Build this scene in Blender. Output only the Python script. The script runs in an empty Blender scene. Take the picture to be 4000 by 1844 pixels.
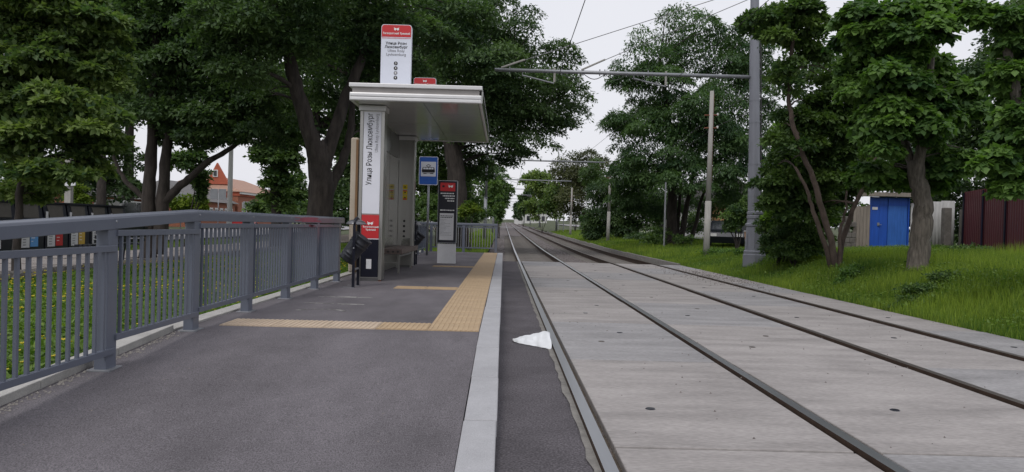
import bpy, math, random
import numpy as np
from mathutils import Matrix, Vector
random.seed(7); RNG = np.random.default_rng(7)
SC = bpy.context.scene; COL = SC.collection
R = math.radians

# ------------------------------------------------------------------ camera, sky, sun, exposure
YAW, PITCH, ROLL, CAMZ, FPX = 0.01105718, -0.01272489, 0.02632898, 1.2436, 3000.0
def cam_axes():
    fw = Vector((math.sin(YAW)*math.cos(PITCH), math.cos(YAW)*math.cos(PITCH), math.sin(PITCH)))
    r = Vector((math.cos(YAW), -math.sin(YAW), 0)); u = r.cross(fw)
    return r*math.cos(ROLL)+u*math.sin(ROLL), -r*math.sin(ROLL)+u*math.cos(ROLL), fw
CR, CU, CF = cam_axes()
cd = bpy.data.cameras.new('camera'); cam = bpy.data.objects.new('camera', cd); COL.objects.link(cam)
cd.sensor_width = 36.0; cd.lens = FPX/4000*36; cd.clip_start = 0.05; cd.clip_end = 4000
cam.matrix_world = Matrix(((CR.x, CU.x, -CF.x, 0), (CR.y, CU.y, -CF.y, 0), (CR.z, CU.z, -CF.z, CAMZ), (0, 0, 0, 1)))
SC.camera = cam

SUN_EL, SUN_AZ = R(52), R(205)
w = bpy.data.worlds.new('World'); SC.world = w; w.use_nodes = True
nt = w.node_tree; bg = nt.nodes['Background']; bg.inputs['Strength'].default_value = 0.11
sky = nt.nodes.new('ShaderNodeTexSky'); sky.sky_type = 'NISHITA'; sky.sun_disc = False
sky.sun_elevation = SUN_EL; sky.sun_rotation = SUN_AZ; sky.dust_density = 4.0; sky.air_density = 1.5
tc = nt.nodes.new('ShaderNodeTexCoord'); nz = nt.nodes.new('ShaderNodeTexNoise')
nz.inputs['Scale'].default_value = 1.6; nz.inputs['Detail'].default_value = 5
rp = nt.nodes.new('ShaderNodeValToRGB')
rp.color_ramp.elements[0].position = .3; rp.color_ramp.elements[0].color = (.93, .94, 1.0, 1)
rp.color_ramp.elements[1].position = .7; rp.color_ramp.elements[1].color = (1.0, 1.0, 1.03, 1)
mu = nt.nodes.new('ShaderNodeMix'); mu.data_type = 'RGBA'; mu.blend_type = 'MULTIPLY'; mu.inputs[0].default_value = 1
mu.inputs[7].default_value = (8.1, 8.1, 8.3, 1)
mx = nt.nodes.new('ShaderNodeMix'); mx.data_type = 'RGBA'; mx.inputs[0].default_value = .9
nt.links.new(tc.outputs['Generated'], nz.inputs['Vector']); nt.links.new(nz.outputs['Fac'], rp.inputs['Fac'])
nt.links.new(rp.outputs['Color'], mu.inputs[6]); nt.links.new(sky.outputs['Color'], mx.inputs[6])
nt.links.new(mu.outputs[2], mx.inputs[7]); nt.links.new(mx.outputs[2], bg.inputs['Color'])
sd = bpy.data.lights.new('sun', 'SUN'); sd.energy = 1.1; sd.angle = R(18); sd.color = (1, .97, .92)
so = bpy.data.objects.new('sun', sd); COL.objects.link(so)
so.rotation_euler = (R(90)-SUN_EL, 0, math.pi-SUN_AZ)
SC.view_settings.view_transform = 'Standard'; SC.view_settings.look = 'None'
SC.view_settings.exposure = 0.0; SC.view_settings.gamma = 1.0
SC.cycles.max_bounces = 6; SC.cycles.transparent_max_bounces = 8; SC.cycles.use_denoising = True
SC.cycles.diffuse_bounces = 3; SC.cycles.glossy_bounces = 3; SC.cycles.transmission_bounces = 4

# ------------------------------------------------------------------ pixel helpers (view = photo scaled to 2576 wide)
VS = 4000/2576
def ray(vx, vy):
    return CF + CR*((vx*VS-2000)/FPX) - CU*((vy*VS-922)/FPX)
def at(vx, vy, Y):
    d = ray(vx, vy); return d*(Y/d.y) + Vector((0, 0, CAMZ))
def atz(vx, vy, z):
    d = ray(vx, vy); return d*((z-CAMZ)/d.z) + Vector((0, 0, CAMZ))
def px2m(p, Y): return p*VS*Y/FPX

# ------------------------------------------------------------------ ground heights
PH = .215                                         # platform height
def rise(Y):
    t = max(0., Y-35.); return .0092*t*t/(t+12.)
def ss(t):
    t = max(0., min(1., t)); return t*t*(3-2*t)
def ramp(Y): return PH if Y >= 7.1 else max(0., PH-.05*(7.1-Y))
def terrain(X, Y):
    z = rise(Y)
    if X > 6.4:
        A = .6-.32*ss((Y-22)/11)
        z += -.02+A*ss((X-6.5)/2.0)+.28*ss((X-9)/5)+.04*math.sin(X*2.1+Y*1.3)*ss((X-6.8)/1.5)
    else:
        z += .05+.025*math.sin(X*1.7)*math.sin(Y*1.1)
    return z

# ------------------------------------------------------------------ materials
M = {}
def mat(name, col, rough=.6, metal=0., var=.15, vs=2.5, bump=0., bs=80., spec=.4, col2=None, stretch=(1, 1, 1), speck=0., sps=250., emit=None):
    m = bpy.data.materials.new(name); m.use_nodes = True; t = m.node_tree; N = t.nodes; L = t.links
    b = N['Principled BSDF']; b.inputs['Roughness'].default_value = rough; b.inputs['Metallic'].default_value = metal
    b.inputs['Specular IOR Level'].default_value = spec
    c = N.new('ShaderNodeTexCoord'); mp = N.new('ShaderNodeMapping'); mp.inputs['Scale'].default_value = stretch
    L.new(c.outputs['Object'], mp.inputs['Vector'])
    n = N.new('ShaderNodeTexNoise'); n.inputs['Scale'].default_value = vs; n.inputs['Detail'].default_value = 6; n.inputs['Roughness'].default_value = .65
    L.new(mp.outputs[0], n.inputs['Vector'])
    r = N.new('ShaderNodeValToRGB'); c2 = col2 or tuple(min(1, x*(1+var)) for x in col); c1 = tuple(x*(1-var) for x in col)
    r.color_ramp.elements[0].position = .28; r.color_ramp.elements[1].position = .72
    r.color_ramp.elements[0].color = (*c1, 1); r.color_ramp.elements[1].color = (*c2, 1)
    L.new(n.outputs['Fac'], r.inputs['Fac']); out = r.outputs['Color']
    if speck:
        n3 = N.new('ShaderNodeTexNoise'); n3.inputs['Scale'].default_value = sps; n3.inputs['Detail'].default_value = 3
        L.new(mp.outputs[0], n3.inputs['Vector'])
        r3 = N.new('ShaderNodeValToRGB'); r3.color_ramp.elements[0].position = .3; r3.color_ramp.elements[1].position = .72
        r3.color_ramp.elements[0].color = (1-speck,)*3+(1,); r3.color_ramp.elements[1].color = (1+speck,)*3+(1,)
        L.new(n3.outputs['Fac'], r3.inputs['Fac'])
        q = N.new('ShaderNodeMix'); q.data_type = 'RGBA'; q.blend_type = 'MULTIPLY'; q.inputs[0].default_value = 1
        L.new(out, q.inputs[6]); L.new(r3.outputs['Color'], q.inputs[7]); out = q.outputs[2]
    L.new(out, b.inputs['Base Color'])
    if bump:
        n2 = N.new('ShaderNodeTexNoise'); n2.inputs['Scale'].default_value = bs; n2.inputs['Detail'].default_value = 4
        L.new(mp.outputs[0], n2.inputs['Vector'])
        bp = N.new('ShaderNodeBump'); bp.inputs['Strength'].default_value = bump; bp.inputs['Distance'].default_value = .01
        L.new(n2.outputs['Fac'], bp.inputs['Height']); L.new(bp.outputs[0], b.inputs['Normal'])
    M[name] = m; return m
def leafmat(name, dark, light, trans=.35, rough=.55):
    m = bpy.data.materials.new(name); m.use_nodes = True; t = m.node_tree; N = t.nodes; L = t.links
    a = N.new('ShaderNodeAttribute'); a.attribute_name = 'tint'
    r = N.new('ShaderNodeValToRGB'); r.color_ramp.elements[0].color = (*dark, 1); r.color_ramp.elements[1].color = (*light, 1)
    L.new(a.outputs['Fac'], r.inputs['Fac'])
    b = N['Principled BSDF']; b.inputs['Roughness'].default_value = rough; b.inputs['Specular IOR Level'].default_value = .35
    L.new(r.outputs['Color'], b.inputs['Base Color'])
    tr = N.new('ShaderNodeBsdfTranslucent'); g = N.new('ShaderNodeMix'); g.data_type = 'RGBA'; g.blend_type = 'MULTIPLY'; g.inputs[0].default_value = 1
    g.inputs[7].default_value = (1.1, 1.25, .55, 1); L.new(r.outputs['Color'], g.inputs[6]); L.new(g.outputs[2], tr.inputs['Color'])
    ms = N.new('ShaderNodeMixShader'); ms.inputs[0].default_value = trans
    L.new(b.outputs[0], ms.inputs[1]); L.new(tr.outputs[0], ms.inputs[2]); L.new(ms.outputs[0], N['Material Output'].inputs['Surface'])
    M[name] = m; return m
mat('asphalt', (.130, .120, .130), .85, var=.34, vs=.9, bump=.12, bs=140, speck=.5, sps=130, stretch=(1.3, .6, 1), spec=.25)
mat('asphalt_strip', (.09, .082, .09), .85, var=.3, vs=1.3, bump=.6, bs=90, speck=.6, sps=75, spec=.25)
mat('slab', (.305, .285, .275), .8, var=.28, vs=1.6, bump=.3, bs=60, speck=.16, sps=40, stretch=(.5, 1.5, 1), spec=.3)
mat('kerb', (.37, .37, .385), .75, var=.13, vs=2.5, bump=.25, bs=120, speck=.14, sps=150, spec=.3)
mat('kerb_old', (.42, .41, .39), .8, var=.16, vs=3, bump=.25, bs=100, speck=.15, sps=120)
mat('dirt', (.10, .08, .062), .95, var=.35, vs=6, bump=.6, bs=60, speck=.4, sps=90)
mat('soil', (.055, .068, .03), .95, var=.45, vs=1.2, bump=.6, bs=30, col2=(.075, .095, .035))
mat('ballast', (.135, .118, .115), .95, var=.3, vs=3, bump=.9, bs=45, speck=.5, sps=40)
mat('stone_pale', (.24, .225, .21), .9, var=.3, vs=9)
mat('mortar', (.2, .19, .175), .9, var=.3, vs=7, bump=.4)
mat('stone_grey', (.17, .15, .145), .9, var=.35, vs=9)
mat('tactile', (.43, .315, .195), .75, var=.12, vs=3, bump=.2, bs=90, speck=.15, sps=120)
mat('tactile_pale', (.50, .40, .30), .75, var=.12, vs=3, bump=.2, bs=90, speck=.15, sps=120)
mat('rail_side', (.058, .036, .025), .75, .35, var=.35, vs=8, bump=.3)
mat('rail_top', (.34, .35, .37), .3, .9, var=.12, vs=5, stretch=(1, .05, 1))
mat('rail_worn', (.10, .085, .075), .45, .6, var=.2, vs=5)
mat('sleeper', (.2, .185, .17), .9, var=.2, vs=4, bump=.4)
mat('grey_paint', (.118, .132, .17), .3, .0, var=.06, vs=3, bump=.03, spec=.5)
mat('graffiti', (.30, .075, .11), .5, var=.15, vs=9)
mat('steel', (.36, .355, .335), .3, .85, var=.08, vs=6, stretch=(1, 1, .08))
mat('steel_mirror', (.36, .36, .34), .12, .9, var=.06, vs=2)
mat('steel_dark', (.20, .20, .20), .3, .8, var=.08, vs=2)
mat('ceiling', (.50, .50, .49), .12, .2, var=.05, vs=2)
mat('white_alu', (.66, .66, .67), .35, .2, var=.05, vs=4)
mat('fascia_dark', (.33, .31, .30), .4, .3, var=.08, vs=4)
mat('panel_white', (.72, .73, .80), .3, var=.03, vs=3, spec=.5)
mat('sign_white', (.66, .69, .78), .3, var=.03, vs=3, spec=.5)
mat('red', (.52, .03, .035), .35, var=.05, vs=3)
mat('black', (.008, .009, .018), .3, var=.2, vs=4)
mat('ink', (.012, .012, .014), .5, var=.1)
mat('ink_grey', (.22, .22, .24), .5, var=.1)
mat('ink_white', (.78, .78, .78), .5, var=.03)
mat('paper', (.62, .62, .64), .7, var=.06, vs=6)
mat('beige', (.42, .35, .27), .6, var=.1, vs=2, col2=(.48, .42, .35))
mat('brown_edge', (.2, .11, .05), .6, var=.2)
mat('bench_wood', (.125, .095, .085), .6, var=.25, vs=6, stretch=(4, .5, 4))
mat('bin_steel', (.05, .053, .062), .35, .55, var=.2, vs=5)
mat('bin_lid', (.16, .16, .17), .32, .6, var=.2, vs=5)
mat('blue_sign', (.008, .10, .48), .35, var=.05)
mat('yellow', (.62, .48, .02), .5, var=.05)
mat('gold', (.55, .36, .07), .5, var=.05)
mat('sky_blue', (.12, .33, .68), .5, var=.05)
mat('galv', (.28, .29, .31), .45, .5, var=.12, vs=4)
mat('pole_grey', (.20, .208, .24), .42, .1, var=.14, vs=2.5, stretch=(1, 1, .3), bump=.05)
mat('pole_concrete', (.33, .32, .30), .85, var=.22, vs=5, stretch=(2, 2, .25), bump=.3)
mat('rust', (.16, .06, .035), .9, var=.35, vs=8, bump=.3)
mat('wire', (.16, .16, .165), .6, var=.1)
mat('wire_dark', (.03, .03, .032), .6, var=.1)
mat('bark', (.043, .036, .032), .95, var=.6, vs=9, bump=1.0, bs=30, stretch=(1, 1, .25))
mat('bark_brown', (.078, .058, .048), .95, var=.45, vs=7, bump=.5, bs=20, stretch=(1, 1, .5))
mat('bark_pale', (.105, .092, .078), .95, var=.7, vs=22, bump=1.0, bs=40, stretch=(1, 1, .16))
mat('plastic_white', (.72, .74, .76), .5, var=.06, vs=12, bump=.5, bs=30)
mat('container', (.012, .014, .024), .35, var=.2, vs=4)
mat('flap', (.085, .078, .068), .6, var=.15, vs=5)
mat('paver', (.27, .245, .23), .9, var=.15, vs=3, bump=.3, speck=.2, sps=40)
mat('road', (.30, .29, .30), .85, var=.12, vs=.3, speck=.1)
mat('brick', (.30, .12, .075), .9, var=.2, vs=6, speck=.25, sps=14)
mat('brick_red', (.40, .105, .06), .9, var=.15, vs=6)
mat('roof_grey', (.14, .135, .135), .8, var=.2, vs=3, stretch=(3, .4, 1))
mat('roof_tan', (.38, .23, .17), .8, var=.2, vs=3)
mat('trim_white', (.68, .68, .66), .7, var=.06)
mat('glass_dark', (.02, .023, .028), .08, var=.1, spec=.6)
mat('wall_orange', (.45, .25, .13), .85, var=.1, vs=3)
mat('wall_white', (.55, .55, .54), .85, var=.1, vs=3)
mat('gate_blue', (.018, .085, .42), .5, var=.15, vs=4, stretch=(3, 3, .4))
mat('gate_blue_pale', (.035, .13, .45), .5, var=.22, vs=4, stretch=(3, 3, .4))
mat('corrugated', (.36, .36, .355), .75, var=.2, vs=3, stretch=(2, 2, .4))
mat('maroon', (.075, .018, .022), .4, var=.12, vs=3)
mat('masonry', (.13, .12, .11), .95, var=.35, vs=5, bump=.6)
mat('wood_old', (.24, .21, .18), .9, var=.25, vs=5, stretch=(5, 5, .4))
mat('car_dark', (.012, .014, .02), .2, .3, var=.1)
mat('red_car', (.4, .03, .03), .25, .1, var=.05)
mat('car_grey', (.09, .09, .10), .25, .5, var=.1)
mat('rubber', (.015, .015, .015), .8, var=.2)
mat('rim', (.4, .4, .42), .3, .8, var=.1)
mat('lamp_glass', (.6, .6, .6), .15, var=.1)
leafmat('leaf_maple', (.06, .115, .05), (.25, .33, .10), .45)
leafmat('leaf_dark', (.034, .07, .034), (.13, .205, .075), .4)
leafmat('leaf_mid', (.036, .08, .032), (.15, .235, .062), .4)
leafmat('leaf_locust', (.032, .075, .038), (.13, .22, .08), .4)
leafmat('leaf_heart', (.036, .09, .028), (.18, .31, .066), .42)
leafmat('leaf_brown', (.055, .065, .035), (.14, .155, .07), .35)
leafmat('leaf_bright', (.07, .13, .02), (.26, .34, .05), .45)
leafmat('leaf_climber', (.06, .13, .035), (.24, .38, .075), .45)
leafmat('grass', (.045, .125, .022), (.30, .39, .055), .45, .6)
leafmat('groundleaf', (.045, .12, .018), (.2, .3, .05), .4, .5)
leafmat('petal', (.55, .42, .02), (.75, .62, .08), .3, .5)

# ------------------------------------------------------------------ mesh building
WL = {}
def props(o, label=None, cat=None, group=None, kind=None):
    if label: o['label'] = label
    if cat: o['category'] = cat
    if group: o['group'] = group
    if kind: o['kind'] = kind
    return o
def thing(name, label, cat, loc=(0, 0, 0), group=None):
    o = bpy.data.objects.new(name, None); o.empty_display_size = .1; COL.objects.link(o)
    o.location = loc; WL[o] = Vector(loc); return props(o, label, cat, group)
class MB:
    def __init__(s): s.v = []; s.f = []; s.mi = []; s.cur = 0
    def add(s, vs, fs):
        n = len(s.v); s.v += [tuple(p) for p in vs]; s.f += [tuple(i+n for i in f) for f in fs]; s.mi += [s.cur]*len(fs); return s
    def box(s, x0, x1, y0, y1, z0, z1):
        return s.add([(x0, y0, z0), (x1, y0, z0), (x1, y1, z0), (x0, y1, z0), (x0, y0, z1), (x1, y0, z1), (x1, y1, z1), (x0, y1, z1)],
                     [(0, 3, 2, 1), (4, 5, 6, 7), (0, 1, 5, 4), (1, 2, 6, 5), (2, 3, 7, 6), (3, 0, 4, 7)])
    def hexa(s, b, t):                           # four bottom points, four top points
        return s.add(list(b)+list(t), [(0, 3, 2, 1), (4, 5, 6, 7), (0, 1, 5, 4), (1, 2, 6, 5), (2, 3, 7, 6), (3, 0, 4, 7)])
    def tube(s, pts, rad, n=8, cap=True):
        pts = [Vector(p) for p in pts]; k = len(pts)
        if not hasattr(rad, '__len__'): rad = [rad]*k
        vs = []; prev = None
        for i, p in enumerate(pts):
            d = (pts[min(i+1, k-1)]-pts[max(i-1, 0)]).normalized()
            if prev is None: a = d.cross(Vector((1, 0, 0)) if abs(d.x) < .8 else Vector((0, 1, 0))).normalized()
            else: a = (prev-d*prev.dot(d)).normalized()
            prev = a; b = d.cross(a)
            for j in range(n):
                t = 2*math.pi*j/n; vs.append(p+(a*math.cos(t)+b*math.sin(t))*rad[i])
        fs = [(i*n+j, i*n+(j+1) % n, (i+1)*n+(j+1) % n, (i+1)*n+j) for i in range(k-1) for j in range(n)]
        if cap: fs += [tuple(reversed(range(n))), tuple(range((k-1)*n, k*n))]
        return s.add(vs, fs)
    def lathe(s, prof, n=16, c=(0, 0, 0), axis=None):
        vs = []; fs = []
        ax = Vector(axis).normalized() if axis else Vector((0, 0, 1))
        a = ax.cross(Vector((0, 1, 0)) if abs(ax.y) < .9 else Vector((1, 0, 0))).normalized(); b = ax.cross(a); c = Vector(c)
        for r, z in prof:
            for j in range(n):
                t = 2*math.pi*j/n; vs.append(c+ax*z+(a*math.cos(t)+b*math.sin(t))*max(r, 1e-4))
        for i in range(len(prof)-1):
            fs += [(i*n+j, i*n+(j+1) % n, (i+1)*n+(j+1) % n, (i+1)*n+j) for j in range(n)]
        return s.add(vs, fs)
    def prism(s, pts, ax, c0, c1):               # polygon in the plane across axis ax, swept from c0 to c1
        def P(p, c): return {'x': (c, p[0], p[1]), 'y': (p[0], c, p[1]), 'z': (p[0], p[1], c)}[ax]
        n = len(pts); vs = [P(p, c0) for p in pts]+[P(p, c1) for p in pts]
        fs = [tuple(range(n))[::-1], tuple(range(n, 2*n))]+[(j, (j+1) % n, n+(j+1) % n, n+j) for j in range(n)]
        return s.add(vs, fs)
    def mesh(s, name, mats, smooth=False, off=(0, 0, 0)):
        me = bpy.data.meshes.new(name)
        o = Vector(off); me.from_pydata([(p[0]-o.x, p[1]-o.y, p[2]-o.z) for p in s.v], [], s.f)
        ms = mats if isinstance(mats, (list, tuple)) else [mats]
        for q in ms: me.materials.append(M[q])
        if len(ms) > 1: me.polygons.foreach_set('material_index', s.mi)
        if smooth: me.polygons.foreach_set('use_smooth', [True]*len(s.f))
        me.update(); return me
    def build(s, name, mats, parent=None, smooth=False, bevel=0, origin=None):
        off = WL[parent] if parent else Vector(origin or (0, 0, 0))
        o = bpy.data.objects.new(name, s.mesh(name, mats, smooth, off)); COL.objects.link(o)
        if parent: o.parent = parent; WL[o] = WL[parent]
        else: o.location = off; WL[o] = off
        if bevel:
            b = o.modifiers.new('bevel', 'BEVEL'); b.width = bevel; b.segments = 2; b.limit_method = 'ANGLE'
        return o
def put(me, name, parent, loc, rot=None):        # another object on shared mesh data; loc in world
    o = bpy.data.objects.new(name, me); COL.objects.link(o); o.parent = parent
    o.location = Vector(loc)-WL[parent]
    if rot: o.rotation_euler = rot
    WL[o] = WL[parent]; return o
def copy_tree(o, parent=None):
    c = o.copy(); COL.objects.link(c)
    if parent: c.parent = parent
    for ch in list(o.children): copy_tree(ch, c)
    return c
def text(s, size, pos, mat_, parent, right=(1, 0, 0), up=(0, 0, 1), bold=0., align='CENTER', name='lettering', sx=1.0, fit=None):
    cu = bpy.data.curves.new(name, 'FONT'); cu.body = s; cu.size = size; cu.align_x = align; cu.align_y = 'CENTER'
    cu.offset = bold; cu.resolution_u = 2
    t = bpy.data.objects.new(name, cu); COL.objects.link(t)
    me = bpy.data.meshes.new_from_object(t.evaluated_get(bpy.context.evaluated_depsgraph_get()))
    bpy.data.objects.remove(t); bpy.data.curves.remove(cu)
    if fit: xs = [q.co.x for q in me.vertices]; sx = fit/(max(xs)-min(xs))
    r = Vector(right); u = Vector(up); n = r.cross(u)
    me.transform(Matrix(((r.x*sx, u.x, n.x, 0), (r.y*sx, u.y, n.y, 0), (r.z*sx, u.z, n.z, 0), (0, 0, 0, 1))))
    me.materials.clear(); me.materials.append(M[mat_]); me.name = name
    o = bpy.data.objects.new(name, me); COL.objects.link(o); o.parent = parent
    o.location = Vector(pos)-WL[parent]; WL[o] = WL[parent]; return o
def structure(o): o['kind'] = 'structure'; return o
def rrect(x0, x1, z0, z1, r, n=4):
    out = []
    for cx, cz, a in ((x1-r, z1-r, 0), (x0+r, z1-r, 90), (x0+r, z0+r, 180), (x1-r, z0+r, 270)):
        for k in range(n+1):
            t = R(a+90*k/n); out.append((cx+r*math.cos(t), cz+r*math.sin(t)))
    return out

# ================================================================== THE SETTING
# ground sheet out to the horizon
def ground():
    xs = sorted(set([-1600, -600, -250, -120, -70, -45, -30, -22, -16, -12, -9, -7, -5, -4, -3.4, -3.16, -3.15, 6.44, 6.45] +
                    [6.7+.4*i for i in range(20)]+[15, 17, 20, 26, 35, 50, 80, 150, 300, 700, 1600]))
    ys = sorted(set([-300, -100, -40, -20]+[-10+1.0*i for i in range(55)]+[46+4*i for i in range(30)]+[180, 210, 260, 330, 420, 600, 1000, 2000, 3500]))
    v = []
    for y in ys:
        for x in xs:
            z = rise(y)-.32 if -3.155 < x < 6.445 else terrain(x, y)
            if y < -10: z = terrain(x, -10) if not (-3.155 < x < 6.445) else z
            v.append((x, y, z))
    n = len(xs)
    f = [(j*n+i, j*n+i+1, (j+1)*n+i+1, (j+1)*n+i) for j in range(len(ys)-1) for i in range(n-1)]
    b = MB(); b.add(v, f); return structure(b.build('ground', 'soil', smooth=True))
ground()
def strip(name, m, x0, x1, ys, zf, parent=None, depth=0):
    b = MB(); v = []; f = []
    for y in ys: v += [(x0, y, zf(y)), (x1, y, zf(y))]
    f = [(2*i, 2*i+1, 2*i+3, 2*i+2) for i in range(len(ys)-1)]
    if depth:
        k = len(v); v += [(p[0], p[1], p[2]-depth) for p in v]
        f += [(2*i, 2*i+2, k+2*i+2, k+2*i) for i in range(len(ys)-1)]+[(2*i+1, k+2*i+1, k+2*i+3, 2*i+3) for i in range(len(ys)-1)]
        f += [(0, k, k+1, 1), (2*len(ys)-2, 2*len(ys)-1, k+2*len(ys)-1, k+2*len(ys)-2)]
    b.add(v, f); return b.build(name, m, parent)
YEND = 29.2
plat = structure(strip('platform', 'asphalt', -2.97, -.212, [-15, -5, 2.8, 3.5, 5, 7.1, 12, 20, YEND], ramp, depth=.3))
WL[plat] = Vector((0, 0, 0))
structure(strip('pavement_pad', 'asphalt', -9, -2.971, [-15, -5, 1.5], lambda y: .085, depth=.3))
# platform edge kerb: single stones, ramping up
k = 0; y = 4.54-1.04*8
while y < YEND-.2:
    y1 = min(y+1.04, YEND); g = .006; dz = random.uniform(-.002, .002); dx = random.uniform(-.003, .003)
    b = MB(); b.hexa([(-.208+dx, y+g, -.3), (-.012+dx, y+g, -.3), (-.012+dx, y1-g, -.3), (-.208+dx, y1-g, -.3)],
                     [(-.208+dx, y+g, ramp(y)+.004+dz), (-.012+dx, y+g, ramp(y)+.004+dz), (-.012+dx, y1-g, ramp(y1)+.004+dz), (-.208+dx, y1-g, ramp(y1)+.004+dz)])
    b.build('kerb_stone', 'kerb', plat, bevel=.008); y = y1
y = -2.0
while y < YEND-.1:                                  # low kerb on the meadow side
    y1 = min(y+1.0, YEND); g = .003; t0 = ramp(y)+(.058 if y < 6.9 else .02); t1 = ramp(y1)+(.058 if y < 6.9 else .02)
    b = MB(); b.hexa([(-3.15, y+g, -.2), (-2.972, y+g, -.2), (-2.972, y1-g, -.2), (-3.15, y1-g, -.2)],
                     [(-3.15, y+g, t0), (-2.972, y+g, t0), (-2.972, y1-g, t1), (-3.15, y1-g, t1)])
    b.build('border_stone', 'kerb_old', plat, bevel=.006); y = y1
# grit line along the meadow kerb on the ramp
b = MB()
for i in range(500):
    yy = random.uniform(2, 7.0); xx = -2.95+abs(random.gauss(0, .05)); s_ = random.uniform(.004, .012); zz = ramp(yy)+.001
    b.add([(xx-s_, yy-s_, zz), (xx+s_, yy-s_*.6, zz), (xx, yy+s_, zz), (xx, yy, zz+s_)], [(0, 1, 3), (1, 2, 3), (2, 0, 3)])
props(b.build('grit', 'stone_pale', plat), kind='stuff')
# tactile paving
def tile_mesh(name, m, wx, wy, along):
    b = MB(); b.box(-wx/2+.003, wx/2-.003, -wy/2+.003, wy/2-.003, -.01, .006)
    n = 10; L = wx if along == 'y' else wy
    for i in range(n):
        c = -L/2+(i+.5)*L/n
        if along == 'y': b.box(c-.012, c+.012, -wy/2+.012, wy/2-.012, .0062, .011)
        else: b.box(-wx/2+.012, wx/2-.012, c-.012, c+.012, .0062, .011)
    return b.mesh(name, m)
tms = [tile_mesh('tactile_tile', q, .5, .5, 'y') for q in ('tactile',)]
tmp_ = tile_mesh('tactile_tile', 'tactile_pale', .5, .5, 'y')
tmx = tile_mesh('tactile_tile', 'tactile', .5, .42, 'x')
y = 7.4
while y < YEND-.4:
    put(tms[0], 'tactile_tile', plat, (-.463, y+.25, PH+.001), (0, 0, random.choice((0, math.pi)))); y += .5
for i in range(4): put(tmp_ if i % 2 else tile_mesh('tactile_tile', ('tactile_pale', 'tactile')[i == 0], .5, .5, 'y'), 'tactile_tile', plat, (-.963-.5*i, 7.65, PH+.001))
for yy in (12.3, 18.8):
    for i in range(2): put(tmx, 'tactile_tile', plat, (-.963-.5*i, yy, PH+.001))
# old paint marks and a patch on the platform
b = MB()
for i in range(26):
    xx = random.uniform(-2.5, -1.85); yy = random.choice((9.6, 10.5))+random.gauss(0, .03); l = random.uniform(.04, .2)
    b.box(xx, xx+l, yy, yy+random.uniform(.01, .03), PH+.002, PH+.0035)
for i in range(30):
    a = random.uniform(.3, 2.8); b.box(-2.1+.28*math.cos(a), -2.1+.28*math.cos(a)+.06, 8.75+.22*math.sin(a), 8.77+.22*math.sin(a), PH+.002, PH+.0035)
props(b.build('paint_residue', 'kerb_old', plat), kind='stuff')
b = MB()                                            # litter on the asphalt
for i in range(110):
    yy = random.uniform(3.0, 13); xx = random.uniform(-2.9, -.25); l = random.uniform(.004, .02); a = random.uniform(0, 6.3); q = random.uniform(.002, .005)
    zz = ramp(yy)+.003; ca, sa = math.cos(a), math.sin(a)
    b.add([(xx-l*ca, yy-l*sa, zz), (xx+q*sa, yy-q*ca, zz+.003), (xx+l*ca, yy+l*sa, zz+.004), (xx-q*sa, yy+q*ca, zz+.002)], [(0, 1, 2, 3)])
props(b.build('litter', 'wood_old', plat), kind='stuff')

# tram track: bed, slabs, rails, sleepers
RX = [.577, 2.101, 3.913, 5.437]
bed = structure(strip('track_bed', 'dirt', .46, 6.446, [-15, 5, 27.46], lambda y: -.045)); WL[bed] = Vector((0, 0, 0))
structure(strip('trackside_asphalt', 'asphalt_strip', -.012, .50, [-15, 5, 15, 27.4], lambda y: -.012, depth=.2))
b = MB(); v = []; f = []                             # ragged mortar edge beside the first rail
for i in range(170):
    yy = -4+i*.185; v += [(.487+random.uniform(-.012, .014), yy, -.004), (.538, yy, -.006)]
f = [(2*i, 2*i+1, 2*i+3, 2*i+2) for i in range(169)]; b.add(v, f); b.build('mortar_edge', 'mortar', bed)
JY = [27.5-2.893*i for i in range(13)]
for i in range(12):
    y1, y0 = JY[i], JY[i+1]
    for j, (x0, x1) in enumerate(((.665, 2.045), (2.195, 3.845), (3.985, 5.375), (5.515, 6.42))):
        g = .007 if j != 0 else .013; dz = random.uniform(-.004, .004)
        b = MB(); b.box(x0, x1, y0+g, y1-g, -.2, dz)
        sl = b.build('concrete_slab', 'slab', bed, bevel=.008)
        sl.data.materials[0] = M['slab'] if (i+j) % 3 else M.get('slab_b') or mat('slab_b', (.275, .268, .27), .8, var=.28, vs=1.4, bump=.3, bs=60, speck=.18, sps=40, stretch=(.5, 1.4, 1), spec=.3)
        if j < 3:
            for (fx, fy) in ((.34, .36), (.62, .7)):
                if random.random() < .75:
                    c = (x0+(x1-x0)*fx+random.uniform(-.1, .1), y0+2.89*fy+random.uniform(-.2, .2), dz)
                    p = MB(); p.lathe([(.0, .006), (.03, .006), (.036, .001), (.036, -.01)], 9, c); p.build('plug', 'black' if random.random() < .6 else 'rail_worn', sl)
        else:
            if random.random() < .8:
                c = (5.9, y0+1.5, dz); p = MB(); p.lathe([(.0, .006), (.03, .006), (.036, .001), (.036, -.01)], 9, c); p.build('plug', 'black', sl)
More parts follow.
